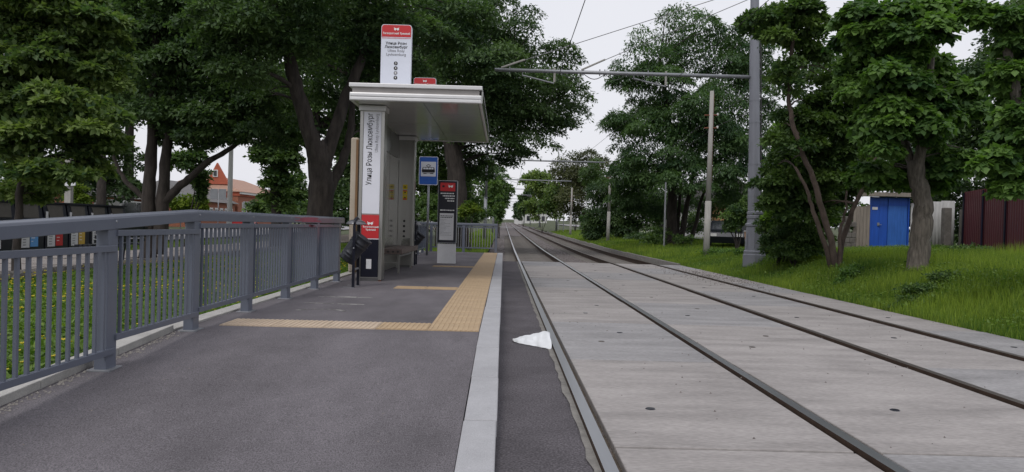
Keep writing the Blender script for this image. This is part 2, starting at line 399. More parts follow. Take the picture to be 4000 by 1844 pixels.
# rails
sec = [(-.036, 0), (.036, 0), (.036, -.035), (.010, -.05), (.010, -.17), (.065, -.19), (.065, -.21), (-.065, -.21), (-.065, -.19), (-.010, -.17), (-.010, -.05), (-.036, -.035)]
rys = [-15, 0, 10, 20, 27.5, 33, 38, 43, 48, 54, 60, 68, 78, 90, 110, 130, 160, 200, 260, 340]
for i, X in enumerate(RX):
    b = MB(); n = len(sec); v = []
    for yy in rys: v += [(X+sx_, yy, rise(yy)+.024+sz) for sx_, sz in sec]
    b.add(v, []); nb = 0
    for q in range(len(rys)-1):
        for j in range(n):
            b.f.append((q*n+j, q*n+(j+1) % n, (q+1)*n+(j+1) % n, (q+1)*n+j)); b.mi.append(0 if j == 0 else 1)
    b.f.append(tuple(range(n))); b.mi.append(1)
    b.build('rail', ['rail_top' if i < 2 else 'rail_worn', 'rail_side'], bed)
structure(strip('ballast', 'ballast', -.75, 6.446, [27.46, 33, 38, 43, 48, 54, 60, 70, 90, 120, 160, 220, 300, 400], lambda y: rise(y)-.175))
sm = MB().box(-1.25, 1.25, -.12, .12, -.1, .02).mesh('sleeper', 'sleeper')
for cx in (1.339, 4.675):
    for q in range(92):
        yy = 27.95+.6*q; put(sm, 'sleeper', bed, (cx+random.uniform(-.03, .03), yy, rise(yy)-.172+random.uniform(-.006, .004)), (0, 0, random.uniform(-.01, .01)))
b = MB()
for i in range(9000):
    yy = 27.6+(random.random()**1.6)*40; xx = random.uniform(-.7, 6.4); s_ = random.uniform(.018, .045); z0 = rise(yy)-.175
    if abs(xx-1.34) < 1.2 or abs(xx-4.68) < 1.2: s_ *= .6
    if min(abs(xx-q) for q in RX) < .1: continue
    p = [(xx+s_*random.uniform(.6, 1.1)*math.cos(t+random.random()), yy+s_*random.uniform(.6, 1.1)*math.sin(t+random.random()), z0) for t in (0, 1.57, 3.14, 4.7)]
    b.add(p+[(xx, yy, z0+s_*random.uniform(.6, 1.1))], [(0, 1, 4), (1, 2, 4), (2, 3, 4), (3, 0, 4)])
props(b.build('gravel', 'stone_grey'), 'loose grey ballast stones lying between the tram sleepers', 'gravel', kind='stuff')
b = MB()
for i in range(900):
    yy = random.gauss(21.5, 2.3); xx = random.gauss(5.75, .42); s_ = random.uniform(.008, .022)
    if not (4.0 < xx < 6.5) or yy > 27 or abs(xx-5.437) < .06: continue
    b.add([(xx-s_, yy-s_, .001), (xx+s_, yy-s_*.5, .001), (xx, yy+s_, .001), (xx, yy, s_)], [(0, 1, 3), (1, 2, 3), (2, 0, 3)])
for i in range(420):
    yy = random.uniform(3.5, 27); xx = random.uniform(.7, 6.3); s_ = random.uniform(.003, .011)
    b.add([(xx-s_, yy-s_, .004), (xx+s_, yy-s_*.5, .004), (xx, yy+s_, .004), (xx, yy, .004+s_)], [(0, 1, 3), (1, 2, 3), (2, 0, 3)])
for q, X in enumerate(RX):                          # grit packed in the flange grooves
    for i in range(700):
        yy = 3+(random.random()**1.5)*24; xx = X+random.choice((-1, 1))*random.uniform(.045, .075); s_ = random.uniform(.006, .014)
        b.add([(xx-s_, yy-s_, -.045), (xx+s_, yy-s_*.5, -.045), (xx, yy+s_, -.045), (xx, yy, -.035+s_)], [(0, 1, 3), (1, 2, 3), (2, 0, 3)])
props(b.build('loose_chippings', 'stone_grey'), 'small dark stone chippings scattered over the concrete slabs', 'gravel', kind='stuff')
kb = structure(strip('verge_edge', 'dirt', 6.38, 6.446, [27.5, 60, 100], lambda y: rise(y)-.1)); WL[kb] = Vector((0, 0, 0))
y = 27.6
while y < 110:
    l = 2.4; b = MB(); dx = random.uniform(-.02, .02); dz = random.uniform(-.03, .02)
    b.hexa([(6.28+dx, y+.01, -.2+rise(y)), (6.43+dx, y+.01, -.2+rise(y)), (6.43+dx, y+l-.01, -.2+rise(y+l)), (6.28+dx, y+l-.01, -.2+rise(y+l))],
           [(6.31+dx, y+.01, .04+rise(y)+dz), (6.41+dx, y+.01, .04+rise(y)+dz), (6.41+dx, y+l-.01, .04+rise(y+l)+dz), (6.31+dx, y+l-.01, .04+rise(y+l)+dz)])
    b.build('kerb_stone', 'mortar', kb, bevel=.01); y += l
structure(strip('verge', 'soil', -3.2, -.74, [YEND+.05, 33, 38, 43, 48, 54, 60, 70, 90, 120, 160, 220, 300], lambda y: rise(y)-.03))
structure(strip('level_crossing', 'road', -60, 60, [163, 169], lambda y: rise(166)+.06, depth=.3))
structure(strip('street', 'road', -25, -16, [-40, 0, 35, 45, 60, 80, 120, 200, 300], lambda y: rise(y)+.16))
structure(strip('side_street', 'road', 13.2, 19, [44, 60, 80, 120, 200], lambda y: terrain(14, y)+.1))
path = structure(strip('footpath', 'dirt', -12.4, -8.7, [-10, 20, 35, 45, 60, 80, 120], lambda y: rise(y)+.085)); WL[path] = Vector((0, 0, 0))
pm = MB().box(-.6, .6, -.6, .6, -.05, .03).mesh('paving_slab', 'paver')
for i in range(3):
    for j in range(27):
        yy = 10.5+1.23*j; put(pm, 'paving_slab', path, (-11.8+1.23*i, yy, rise(yy)+.09+random.uniform(-.012, .012)), (random.uniform(-.01, .01), random.uniform(-.01, .01), 0))
bd = thing('stone_border', 'row of rough brown stones edging the flower meadow beside the footpath', 'border', (-8.45, 20, .07))
sms = []
for k in range(4):
    b = MB(); n = 7; v = []
    for z_, r_ in ((-.05, .13), (.07, .15), (.15, .11)):
        for j in range(n): a = 6.283*j/n; q = r_*random.uniform(.75, 1.25); v.append((q*math.cos(a), q*math.sin(a)*1.3, z_*random.uniform(.8, 1.2)))
    v.append((0, 0, .18)); f = [(i*n+j, i*n+(j+1) % n, (i+1)*n+(j+1) % n, (i+1)*n+j) for i in range(2) for j in range(n)]+[(14+j, 14+(j+1) % n, 21) for j in range(n)]
    b.add(v, f); sms.append(b.mesh('stone', 'masonry'))
for i in range(72):
    yy = 11.5+.34*i; put(sms[i % 4], 'stone', bd, (-8.45+random.uniform(-.08, .08), yy, .08), (0, 0, random.uniform(0, 6)))

# ================================================================== RAILINGS
def bays(posts, levels, rail, name, label, extra=None):
    t = thing(name, label, 'railing', (-2.85, (posts[0]+posts[-1])/2, ramp(posts[0])))
    # sloped handrail with a rounded top
    prof = [(-.052, -.105), (.052, -.105), (.052, -.03), (.046, -.012), (.03, -.002), (0, .0), (-.03, -.002), (-.046, -.012), (-.052, -.03)]
    b = MB(); n = len(prof); v = []
    for yy, z in rail: v += [(-2.85+p, yy, z+q) for p, q in prof]
    k = len(rail); f = [(i*n+j, i*n+(j+1) % n, (i+1)*n+(j+1) % n, (i+1)*n+j) for i in range(k-1) for j in range(n)]
    f += [tuple(range(n))[::-1], tuple(range((k-1)*n, k*n))]; b.add(v, f)
    hr = b.build('handrail', 'grey_paint', t, bevel=.004)
    def hz(yy):
        for (a, za), (c, zc) in zip(rail, rail[1:]):
            if a <= yy <= c: return za+(zc-za)*(yy-a)/(c-a)
        return rail[-1][1]
    for p in posts:
        b = MB(); b.box(-2.895, -2.805, p-.07, p+.07, ramp(p)-.02, hz(p)-.105)
        o = b.build('post', 'grey_paint', t, bevel=.006)
        q = MB(); q.box(-2.93, -2.77, p-.1, p+.1, ramp(p)-.01, ramp(p)+.008); q.build('base_plate', 'galv', o, bevel=.002)
        q = MB(); q.lathe([(0, .006), (.008, .005), (.011, 0)], 7, (-2.797, p+.02, hz(p)-.05), (1, 0, 0)); q.build('bolt', 'galv', o)
    for i, (lo, hi) in enumerate(levels):
        y0, y1 = posts[i]+.07, posts[i+1]-.07
        MB().box(-2.83, -2.79, y0-.03, y1+.10, hi-.045, hi).build('top_rail', 'grey_paint', t, bevel=.003)
        MB().box(-2.83, -2.79, y0-.03, y1+.10, lo, lo+.045).build('bottom_rail', 'grey_paint', t, bevel=.003)
        nb = max(2, round((y1-y0)/.108)); me = MB().box(-.011, .011, -.011, .011, lo+.04, hi-.04).mesh('baluster', 'grey_paint')
        for j in range(nb):
            yy = y0+.05+(y1-y0-.1)*j/(nb-1); put(me, 'baluster', t, (-2.81, yy, 0))
    return t, hr
lev = (PH+.155, PH+.98)
PST = [2.5, 4.03, 5.56, 7.08, 8.6, 10.13, 11.68, 13.22]
rl, hr = bays(PST, [(.16, .93), (.245, 1.03), (.338, 1.142)]+[lev]*4, [(2.3, 1.105), (7.08, 1.32), (13.55, 1.32)], 'railing',
              'grey metal railing with sloped handrail running up the ramp to the shelter')
b = MB()                                             # smeared red paint on the handrail
for i in range(60):
    yy = random.gauss(10.9, .22); zz = random.uniform(1.225, 1.285); b.box(-2.7979, -2.7965-.00001*i, yy, yy+random.uniform(.2, .6), zz, zz+random.uniform(.004, .012))
for i in range(16):
    yy = random.gauss(11.2, .2); zz = random.uniform(1.152, 1.185); b.box(-2.7893, -2.788, yy, yy+random.uniform(.08, .2), zz, zz+.008)
b.build('paint_smear', 'graffiti', hr)
bays([19.4, 20.95, 22.5, 24.05, 25.6, 27.15, 28.7], [lev]*6, [(19.2, 1.32), (28.85, 1.32)], 'railing',
     'grey metal railing along the meadow side beyond the shelter')
t = thing('railing', 'grey metal railing closing off the far end of the platform', 'railing', (-1.5, 28.95, PH))
MB().box(-2.9, -.22, 28.9, 29.0, 1.215, 1.32).build('handrail', 'grey_paint', t, bevel=.02)
for X in (-2.72, -1.5, -.28):
    o = MB().box(X-.05, X+.05, 28.9, 29.0, PH-.02, 1.214).build('post', 'grey_paint', t, bevel=.005)
for (x0, x1) in ((-2.67, -1.55), (-1.45, -.33)):
    MB().box(x0, x1, 28.93, 28.97, PH+.935, PH+.98).build('top_rail', 'grey_paint', t)
    MB().box(x0, x1, 28.93, 28.97, PH+.155, PH+.2).build('bottom_rail', 'grey_paint', t)
    me = MB().box(-.01, .01, -.01, .01, PH+.2, PH+.935).mesh('baluster', 'galv')
    for j in range(11): put(me, 'baluster', t, (x0+.05+(x1-x0-.1)*j/10, 28.95, 0))

# ================================================================== SHELTER
S = thing('tram_shelter', 'stainless steel tram shelter with flat canopy and vertical white street name panel', 'shelter', (-2.3, 15.8, PH))
RX0, RX1, RY0, RY1 = -2.66, -.42, 12.95, 19.05
roof = MB().box(RX0, RX1, RY0, RY1, 3.52, 3.585).build('roof', 'white_alu', S, bevel=.008)
MB().box(RX0+.05, RX1-.05, RY0+.05, RY1-.05, 3.43, 3.52).build('roof_core', 'fascia_dark', roof)
for nm, (x0, x1, y0, y1) in (('fascia', (RX0+.01, RX1-.01, RY0+.01, RY0+.06)), ('fascia', (RX0+.01, RX1-.01, RY1-.06, RY1-.01)),
                            ('fascia', (RX0+.01, RX0+.06, RY0+.062, RY1-.062)), ('fascia', (RX1-.06, RX1-.01, RY0+.062, RY1-.062))):
    o = MB().box(x0, x1, y0, y1, 3.29, 3.429).build(nm, 'white_alu', roof, bevel=.012)
MB().box(RX0+.02, RX1-.02, RY0-.006, RY0+.009, 3.30, 3.345).build('fascia', 'white_alu', roof, bevel=.005)
MB().box(RX0+.02, RX1-.02, RY0-.003, RY0+.009, 3.365, 3.41).build('fascia', 'white_alu', roof, bevel=.005)
MB().box(RX1-.012, RX1+.006, RY0+.1, RY1-.05, 3.31, 3.51).build('edge_glazing', 'steel_mirror', roof)
xs_ = [RX0+.063, -1.42, RX1-.063]; ys_ = [RY0+.063+(RY1-RY0-.126)*i/4 for i in range(5)]
for i in range(2):
    for j in range(4):
        MB().box(xs_[i]+.004, xs_[i+1]-.004, ys_[j]+.005, ys_[j+1]-.005, 3.300+.002*((i+j) % 2), 3.33).build('ceiling_panel', 'ceiling', roof)
def pillar(y0, y1, front):
    p = MB().box(-2.50, -2.19, y0+.02, y1, PH+.05, 3.285).build('pillar', 'steel', S)
    for x0, x1 in ((-2.56, -2.503), (-2.187, -2.13)):
        MB().box(x0, x1, y0, y1-.02, PH+.02, 3.20).build('corner_trim', 'steel', p, bevel=.008)
    MB().box(-2.58, -2.11, y0-.03, y1+.03, 3.20, 3.29).build('cap', 'white_alu', p, bevel=.006)
    MB().box(-2.52, -2.17, y0+.03, y1-.02, PH, PH+.06).build('plinth', 'steel_dark', p)
    for x0 in (-2.55, -2.18): MB().box(x0, x0+.045, y0+.01, y0+.05, PH, PH+.05).build('foot', 'rust' if x0 > -2.3 else 'steel', p)
    return p
fp = pillar(13.5, 13.82, True); bp_ = pillar(18.08, 18.4, False)
YF = 13.513
MB().box(-2.497, -2.193, YF, YF+.02, 1.40, 3.18).build('name_panel', 'panel_white', fp)
rp_ = MB().box(-2.497, -2.193, YF, YF+.02, .965, 1.375).build('logo_panel', 'red', fp)
MB().box(-2.499, -2.191, YF+.002, YF+.02, .949, .964).build('panel_edge', 'panel_white', fp)
MB().box(-2.497, -2.193, YF, YF+.02, PH+.07, .948).build('dark_panel', 'black', fp)
MB().box(-2.40, -2.31, YF-.004, YF-.001, .43, .60).build('notice', 'paper', fp)
b = MB()
for i in range(15): b.box(-2.49+i*.02, -2.48+i*.02, YF-.003, YF-.0005, 1.377, 1.385)
b.build('ornament_band', 'red', fp)
UPX = (0, 0, 1); LEFT = (-1, 0, 0)
text('Улица Розы Люксембург', .135, (-2.385, YF-.003, at(927, 375, YF).z), 'ink', fp, right=UPX, up=LEFT, bold=.0008, fit=px2m(180, YF))
text('Ulitsa Rozy Lyuksemburg', .08, (-2.265, YF-.003, at(944, 335, YF).z), 'ink_grey', fp, right=UPX, up=LEFT, fit=px2m(96, YF))
def logo(parent, cx, Y, cz, s, m='ink_white', name='logo'):   # two small tramcars joined in the middle, with wheels
    b = MB(); y0, y1 = Y-.003, Y
    P = lambda pts: b.prism([(cx+x*s, cz+z*s) for x, z in pts], 'y', y0, y1)
    P([(-1, -.35), (-.15, -.35), (-.15, .3), (-.9, .42)]); P([(.15, -.35), (1, -.35), (.9, .42), (.15, .3)])
    P([(-.15, -.2), (.15, -.2), (.15, .15), (-.15, .15)]); P([(-.7, -.62), (-.35, -.62), (-.35, -.36), (-.7, -.36)]); P([(.35, -.62), (.7, -.62), (.7, -.36), (.35, -.36)])
    P([(-1.0, .3), (-.85, .3), (-.92, .7), (-1.02, .7)]); P([(.85, .3), (1.0, .3), (1.02, .7), (.92, .7)])
    return b.build(name, m, parent)
logo(fp, -2.345, YF-.0005, 1.23, .05)
text('Таганрогский', .042, (-2.335, YF-.003, 1.165), 'ink_white', fp, bold=.001)
text('Трамвай', .042, (-2.335, YF-.003, 1.115), 'ink_white', fp, bold=.001)
# back wall of the shelter
for (y0, y1) in ((13.84, 15.24), (15.26, 16.66), (16.68, 18.06)):
    MB().box(-2.53, -2.50, y0, y1, .62, 2.74).build('wall_panel', 'steel_mirror', S)
    MB().box(-2.53, -2.505, y0, y1, 2.76, 3.285).build('upper_panel', 'steel_dark', S)
MB().box(-2.535, -2.50, 13.84, 18.06, PH+.02, .60).build('lower_panel', 'steel', S)
MB().box(-2.74, -2.60, 13.62, 18.2, .35, 2.74).build('back_board', 'beige', S, bevel=.03)
MB().box(-2.64, -2.60, 13.60, 13.617, .36, 2.70).build('board_edge', 'brown_edge', S)
# stickers and bolts on the rear pillar
for k, (z, c1, c2) in enumerate(((2.10, 'yellow', 'yellow'), (1.97, 'yellow', 'red'), (1.85, 'yellow', 'red'))):
    st = MB().box(-2.395, -2.285, 18.088, 18.094, z-.055, z+.055).build('sticker', c1, bp_)
    if k: MB().box(-2.385, -2.295, 18.085, 18.0875, z-.05 if k == 2 else z+.025, z-.02 if k == 2 else z+.05).build('sticker_band', 'red', st)
    MB().prism([(-2.37, z-.012), (-2.31, z-.012), (-2.34, z+.022)], 'y', 18.084, 18.0873).build('warning_symbol', 'ink', st)
for z in (1.30, 1.18, 1.06, .94):
    b = MB(); b.lathe([(0, .01), (.022, .01), (.028, 0)], 10, (-2.345, 18.098, z), (0, -1, 0)); b.build('bolt_cap', 'ink', bp_)
MB().box(-2.40, -2.20, 18.09, 18.095, .66, .9).build('glass_strip', 'steel_mirror', bp_)
# roof signs
def roof_sign(y0, y1, full):
    s = MB(); s.prism(rrect(-2.27, -1.73, 3.70, 4.78, .05), 'y', y0, y1); sg = s.build('roof_sign', 'sign_white', S, bevel=.004)
    for X in (-2.2, -1.8): MB().box(X-.03, X+.03, y0+.02, y1-.02, 3.586, 3.72).build('sign_leg', 'galv', sg)
    MB().box(-2.29, -1.72, y0-.02, y1+.02, 3.586, 3.64).build('sign_base', 'white_alu', sg)
    b = MB(); b.prism([p for p in rrect(-2.26, -1.74, 4.55, 4.77, .045) if p[1] > 4.6]+[(-2.26, 4.56), (-1.74, 4.56)], 'y', y0-.004, y0-.001)
    b.build('header', 'red', sg); logo(sg, -2.0, y0-.005, 4.70, .045)
    text('Таганрогский Трамвай', .047, (-2.0, y0-.007, 4.62), 'ink_white', sg, bold=.001, sx=.92)
    b = MB()
    for i in range(24): b.box(-2.255+i*.0215, -2.244+i*.0215, y0-.004, y0-.001, 4.53, 4.545)
    b.build('ornament_band', 'red', sg)
    if full:
        for i, (s_, m_) in enumerate((('Улица Розы', 'ink'), ('Люксембург', 'ink'), ('Ulitsa Rozy', 'ink_grey'), ('Lyuksemburg', 'ink_grey'))):
            text(s_, .066, (-2.0, y0-.004, 4.445-.066*i), m_, sg, bold=.0012 if i < 2 else .0005)
        for i, d in enumerate('3489'):
            z = 4.09-.085*i; b = MB(); b.lathe([(0, .003), (.034, .003), (.034, 0)], 18, (-2.0, y0-.001, z), (0, -1, 0)); o = b.build('route_badge', 'ink' if i != 2 else 'ink_grey', sg)
            text(d, .05, (-2.0, y0-.006, z), 'ink_white', sg, bold=.001)
roof_sign(13.75, 13.87, True); roof_sign(18.65, 18.77, False)
# bench inside the shelter
B = thing('shelter_bench', 'dark perforated bench on metal legs inside the shelter', 'bench', (-2.3, 17, PH))
for i in range(5):
    x = -2.47+.082*i; MB().box(x, x+.074, 15.6, 18.04, PH+.475, PH+.51).build('slat', 'bench_wood', B, bevel=.004)
MB().box(-2.075, -2.05, 15.6, 18.5, PH+.40, PH+.512).build('front_apron', 'bench_wood', B, bevel=.006)
MB().box(-2.47, -2.08, 15.585, 15.61, PH+.395, PH+.505).build('end_apron', 'bench_wood', B, bevel=.006)
for i in range(4): b = MB(); b.lathe([(0, .004), (.022, .003), (.022, -.003)], 8, (-2.43+.1*i, 15.582, PH+.45), (0, -1, 0)); b.build('hole_ring', 'ink', B)
for yy in (15.75, 17.75):
    for X in (-2.44, -2.13):
        MB().box(X-.02, X+.02, yy-.02, yy+.02, PH, PH+.47).build('leg', 'steel', B)
    MB().box(-2.42, -2.15, yy-.015, yy+.015, PH+.2, PH+.235).build('leg_brace', 'steel', B)
for X in (-2.44, -2.13): MB().box(X-.014, X+.014, 15.77, 17.73, PH+.34, PH+.37).build('side_brace', 'steel_dark', B)

# litter bins: two-post frame, tipped ribbed drum, domed lid
def bin_(x, y, label):
    t = thing('litter_bin', label, 'litter bin', (x, y, PH), None)
    for dy in (-.2, .2):
        MB().box(x-.02, x+.02, y+dy-.02, y+dy+.02, PH, PH+.98).build('post', 'black', t)
        MB().box(x-.16, x+.02, y+dy-.05, y+dy+.05, PH-.002, PH+.006).build('base_plate', 'galv', t)
    b = MB(); b.tube([(x, y-.2, PH+.97), (x, y-.17, PH+1.07), (x, y, PH+1.10), (x, y+.17, PH+1.07), (x, y+.2, PH+.97)], .02, 6); b.build('top_bow', 'black', t, smooth=True)
    MB().box(x-.012, x+.012, y-.18, y+.18, PH+.27, PH+.30).build('cross_bar', 'galv', t)
    a = Vector((math.sin(R(37)), 0, math.cos(R(37)))); c = Vector((x-.03, y, PH+.60))
    prof = [(0, -.225), (.125, -.225), (.128, -.2)]
    for z in (-.14, -.09, .08, .13): prof += [(.140+.07*z, z-.012), (.148+.07*z, z), (.140+.07*z, z+.012)]
    prof += [(.155, .215), (.163, .225), (.163, .24), (.152, .24), (.142, .19), (.125, -.2), (0, -.2)]
    b = MB(); b.lathe(prof, 26, c, a); b.build('drum', 'bin_steel', t, smooth=True)
    b = MB(); b.lathe([(0, .075), (.07, .066), (.13, .04), (.165, .0), (.165, -.012), (.14, -.005), (0, .01)], 24, (x-.01, y, PH+1.0)); b.build('lid', 'bin_lid', t, smooth=True)
    b = MB(); b.lathe([(0, .012), (.012, .01), (.014, 0)], 8, (x, y-.221, PH+.62), (0, -1, 0)); b.build('pivot_bolt', 'galv', t)
bin_(-2.34, 12.27, 'dark ribbed litter bin tipped in its frame in front of the name panel')
bin_(-2.18, 19.15, 'dark litter bin partly hidden behind the rear shelter pillar')

# tram stop sign
t = thing('tram_stop_sign', 'blue tram stop sign with white square and black tram on grey pole', 'traffic sign', (-2.5, 25.2, PH))
b = MB(); b.tube([(-2.5, 25.24, PH), (-2.5, 25.24, 3.4)], .038, 10); b.build('pole', 'galv', t, smooth=True)
b = MB(); b.prism(rrect(-2.82, -2.2, 2.52, 3.45, .04), 'y', 25.17, 25.19); pl = b.build('plate', 'panel_white', t)
b = MB(); b.prism(rrect(-2.80, -2.22, 2.54, 3.43, .03), 'y', 25.165, 25.169); b.build('blue_field', 'blue_sign', pl)
b = MB(); b.prism(rrect(-2.755, -2.265, 2.80, 3.28, .015), 'y', 25.159, 25.164); b.build('white_field', 'panel_white', pl)
b = MB(); cx = -2.51
b.prism([(cx-.2, 2.93), (cx+.2, 2.93), (cx+.215, 2.98), (cx+.185, 3.10), (cx-.185, 3.10), (cx-.215, 2.98)], 'y', 25.154, 25.158)
b.prism([(cx-.16, 2.885), (cx-.06, 2.885), (cx-.05, 2.912), (cx-.17, 2.912)], 'y', 25.154, 25.158); b.prism([(cx+.06, 2.885), (cx+.16, 2.885), (cx+.17, 2.912), (cx+.05, 2.912)], 'y', 25.154, 25.158)
b.prism([(cx-.05, 2.9), (cx+.05, 2.9), (cx+.05, 2.912), (cx-.05, 2.912)], 'y', 25.154, 25.158)
for p, q in (((cx, 3.10), (cx-.07, 3.145)), ((cx, 3.10), (cx+.07, 3.145)), ((cx-.07, 3.145), (cx, 3.195)), ((cx+.07, 3.145), (cx, 3.195))):
    b.tube([(p[0], 25.155, p[1]), (q[0], 25.155, q[1])], .008, 4)
b.build('tram_pictogram', 'ink', pl)
b = MB()
for x0, x1 in ((-.17, -.09), (-.08, 0), (.01, .09), (.1, .165)): b.prism([(cx+x0, 3.03), (cx+x1, 3.03), (cx+x1, 3.085), (cx+x0, 3.085)], 'y', 25.149, 25.1535)
b.build('pictogram_windows', 'panel_white', pl)

# information totem
t = thing('information_totem', 'black and red timetable totem on a pale base beside the tactile strip', 'information board', (-1.5, 20.3, PH))
MB().box(-1.735, -1.255, 20.25, 20.42, PH, PH+.52).build('base', 'paper', t, bevel=.006)
fr = MB().box(-1.75, -1.24, 20.22, 20.44, PH+.54, 2.40).build('frame', 'galv', t, bevel=.01)
MB().box(-1.735, -1.255, 20.212, 20.219, PH+.56, 2.385).build('board', 'black', t)
MB().box(-1.69, -1.30, 20.206, 20.2115, 2.12, 2.34).build('header', 'red', t)
MB().box(-1.64, -1.58, 20.202, 20.2055, 2.22, 2.27).build('header_mark', 'ink', t)
logo(t, -1.42, 20.2055, 2.25, .06)
pp = MB().box(-1.69, -1.32, 20.206, 20.2115, PH+.62, 1.54).build('timetable', 'paper', t)
b = MB()
for z, segs in ((2.06, 6), (1.995, 5), (1.93, 4), (1.865, 3), (1.62, 6)):   # lines too small to read
    x = -1.68+(6-segs)*.06
    while x < -1.33:
        l = random.uniform(.015, .05); b.box(x, x+l, 20.203, 20.2113, z-.014, z+.014); x += l+.012
b.build('text_lines', 'ink_white', t)
b = MB()
for z in (1.47, 1.43):
    x = -1.67
    while x < -1.36: l = random.uniform(.02, .05); b.box(x, x+l, 20.2025, 20.2055, z-.009, z+.009); x += l+.008
b.build('heading_lines', 'ink', pp)
b = MB()
for z in np.arange(1.37, .95, -.034):
    x = -1.67; e = random.uniform(-1.6, -1.38)
    while x < e: l = random.uniform(.015, .04); b.box(x, x+l, 20.2025, 20.2055, z-.004, z+.004); x += l+.008
b.build('body_lines', 'ink_grey', pp)

# white plastic sheet crumpled by the first rail
nx, ny = 14, 10; v = []
for j in range(ny):
    for i in range(nx):
        u, w_ = i/(nx-1), j/(ny-1); wd = .14+.86*u; x = .13+.40*u
        yy = 8.35+(w_-.55)*.95*wd; h = .005+.11*(u**.8)*math.sin(math.pi*min(1, w_*1.02))**.8*(1.0 if i < nx-1 else .85)+random.uniform(0, .03)*(0 < j < ny-1)
        if j in (0, ny-1): h = .002+random.uniform(0, .006)
        v.append((x+random.uniform(-.012, .012), yy+random.uniform(-.02, .02), -.01+h))
b = MB(); b.add(v, [(j*nx+i, j*nx+i+1, (j+1)*nx+i+1, (j+1)*nx+i) for j in range(ny-1) for i in range(nx-1)])
o = b.build('plastic_sack', 'plastic_white', origin=(.3, 8.35, 0)); props(o, 'crumpled white plastic sack lying on the asphalt against the tram rail', 'sack')
o.modifiers.new('t', 'SOLIDIFY').thickness = .004
o.modifiers.new('s', 'SUBSURF').render_levels = 1

# ================================================================== OVERHEAD LINE
def ornate_pole():
    p = Vector((7.55, 23, .36)); t = thing('catenary_pole', 'thick grey steel catenary pole with ornate cast skirt carrying the arm over both tracks', 'pole', p)
    H = 9.4; top = Vector((7.30, 23, H))
    def c(z): return p+(top-p)*((z-p.z)/(H-p.z))
    b = MB()
    for z0, z1, r0, r1 in ((1.9, 3.3, .185, .178), (3.3, 4.55, .165, .158), (4.55, 6.6, .155, .146), (6.6, H, .135, .12)):
        b.tube([c(z0), c(z1)], [r0, r1], 20)
    for z, r in ((3.3, .187), (4.55, .168), (5.2, .158), (2.35, .187)): b.tube([c(z-.025), c(z+.025)], r, 20)
    b.build('shaft', 'pole_grey', t, smooth=False)
    b = MB(); b.lathe([(.33, -.15), (.33, .22), (.31, .24), (.315, .32), (.285, .35), (.262, .9), (.255, 1.05), (.285, 1.08), (.285, 1.14), (.24, 1.17), (.225, 1.28), (.25, 1.31), (.25, 1.38), (.225, 1.41), (.25, 1.44), (.25, 1.50), (.2, 1.54), (.18, 1.56)], 24, p)
    b.build('cast_skirt', 'pole_grey', t, smooth=False, bevel=.004)
    for a in (200, 250, 300):
        d = Vector((math.cos(R(a)), math.sin(R(a)), 0)); b = MB()
        b.tube([p+d*.295+Vector((0, 0, .42)), p+d*.27+Vector((0, 0, .85)), p+d*.25+Vector((0, 0, .95))], [.015, .012, .006], 6); b.build('skirt_moulding', 'pole_grey', t)
    n = Vector((-.3, -.95, 0)).normalized(); text('601', .11, c(2.75)+n*.188, 'red', t, right=(.95, -.3, 0), bold=.002)
    pipe = MB(); pipe.tube([c(1.6)+Vector((.2, -.05, 0)), c(7)+Vector((.17, -.05, 0))], .022, 6); pipe.build('cable_pipe', 'wire_dark', t)
    return t, c
pole_t, pc = ornate_pole()
def arm_fit(t, x0, x1, Y, z, side, dist, detail=True):
    b = MB(); b.tube([(x0, Y, z), (x1, Y, z)], .055, 10); arm = b.build('arm', 'galv', t, smooth=True)
    for cx in (1.339, 4.675):
        b = MB(); s = .9 if detail else .8
        b.tube([(cx-s, Y, z-.02), (cx-s, Y, z-.14), (cx+.05, Y-.02, z-.36)], .022, 6); b.build('steady_arm', 'galv', arm)
        b = MB(); b.tube([(cx+.06, Y, z+.1), (cx+.06, Y, z-.32)], .035, 6); b.build('insulator', 'pole_concrete', arm)
    if detail:
        b = MB()
        xs = [1.6, 2.25, 2.9, 3.55, 4.2]
        pts = []
        for a, c_ in zip(xs, xs[1:]):
            for k in range(8): u = k/8; pts.append((a+(c_-a)*u, Y-.06, z-.05-.16*math.sin(math.pi*u)))
        b.tube(pts, .012, 5); b.build('feeder_cable', 'wire_dark', arm)
        for X in xs+[.05, 2.75]: q = MB(); q.tube([(X, Y, z-.1), (X, Y, z+.1)], .02, 6); q.build('clamp', 'galv', arm)
    return arm
arm = arm_fit(pole_t, -.39, pc(5.9).x, 23, 5.9, 1, 0)
for X, zz in ((-.2, 8.6), (2.2, 8.3)):
    b = MB(); b.tube([(X, 23, 5.97), (X+.7, 23, 5.97+.7*(zz-5.97)/(7.3-X)+.01)], .028, 6); b.build('stay_grip', 'pole_concrete', pole_t)
    b = MB(); b.tube([(X, 23, 5.97), (pc(zz).x, 23, zz)], .011, 5); b.build('stay_wire', 'wire', pole_t)
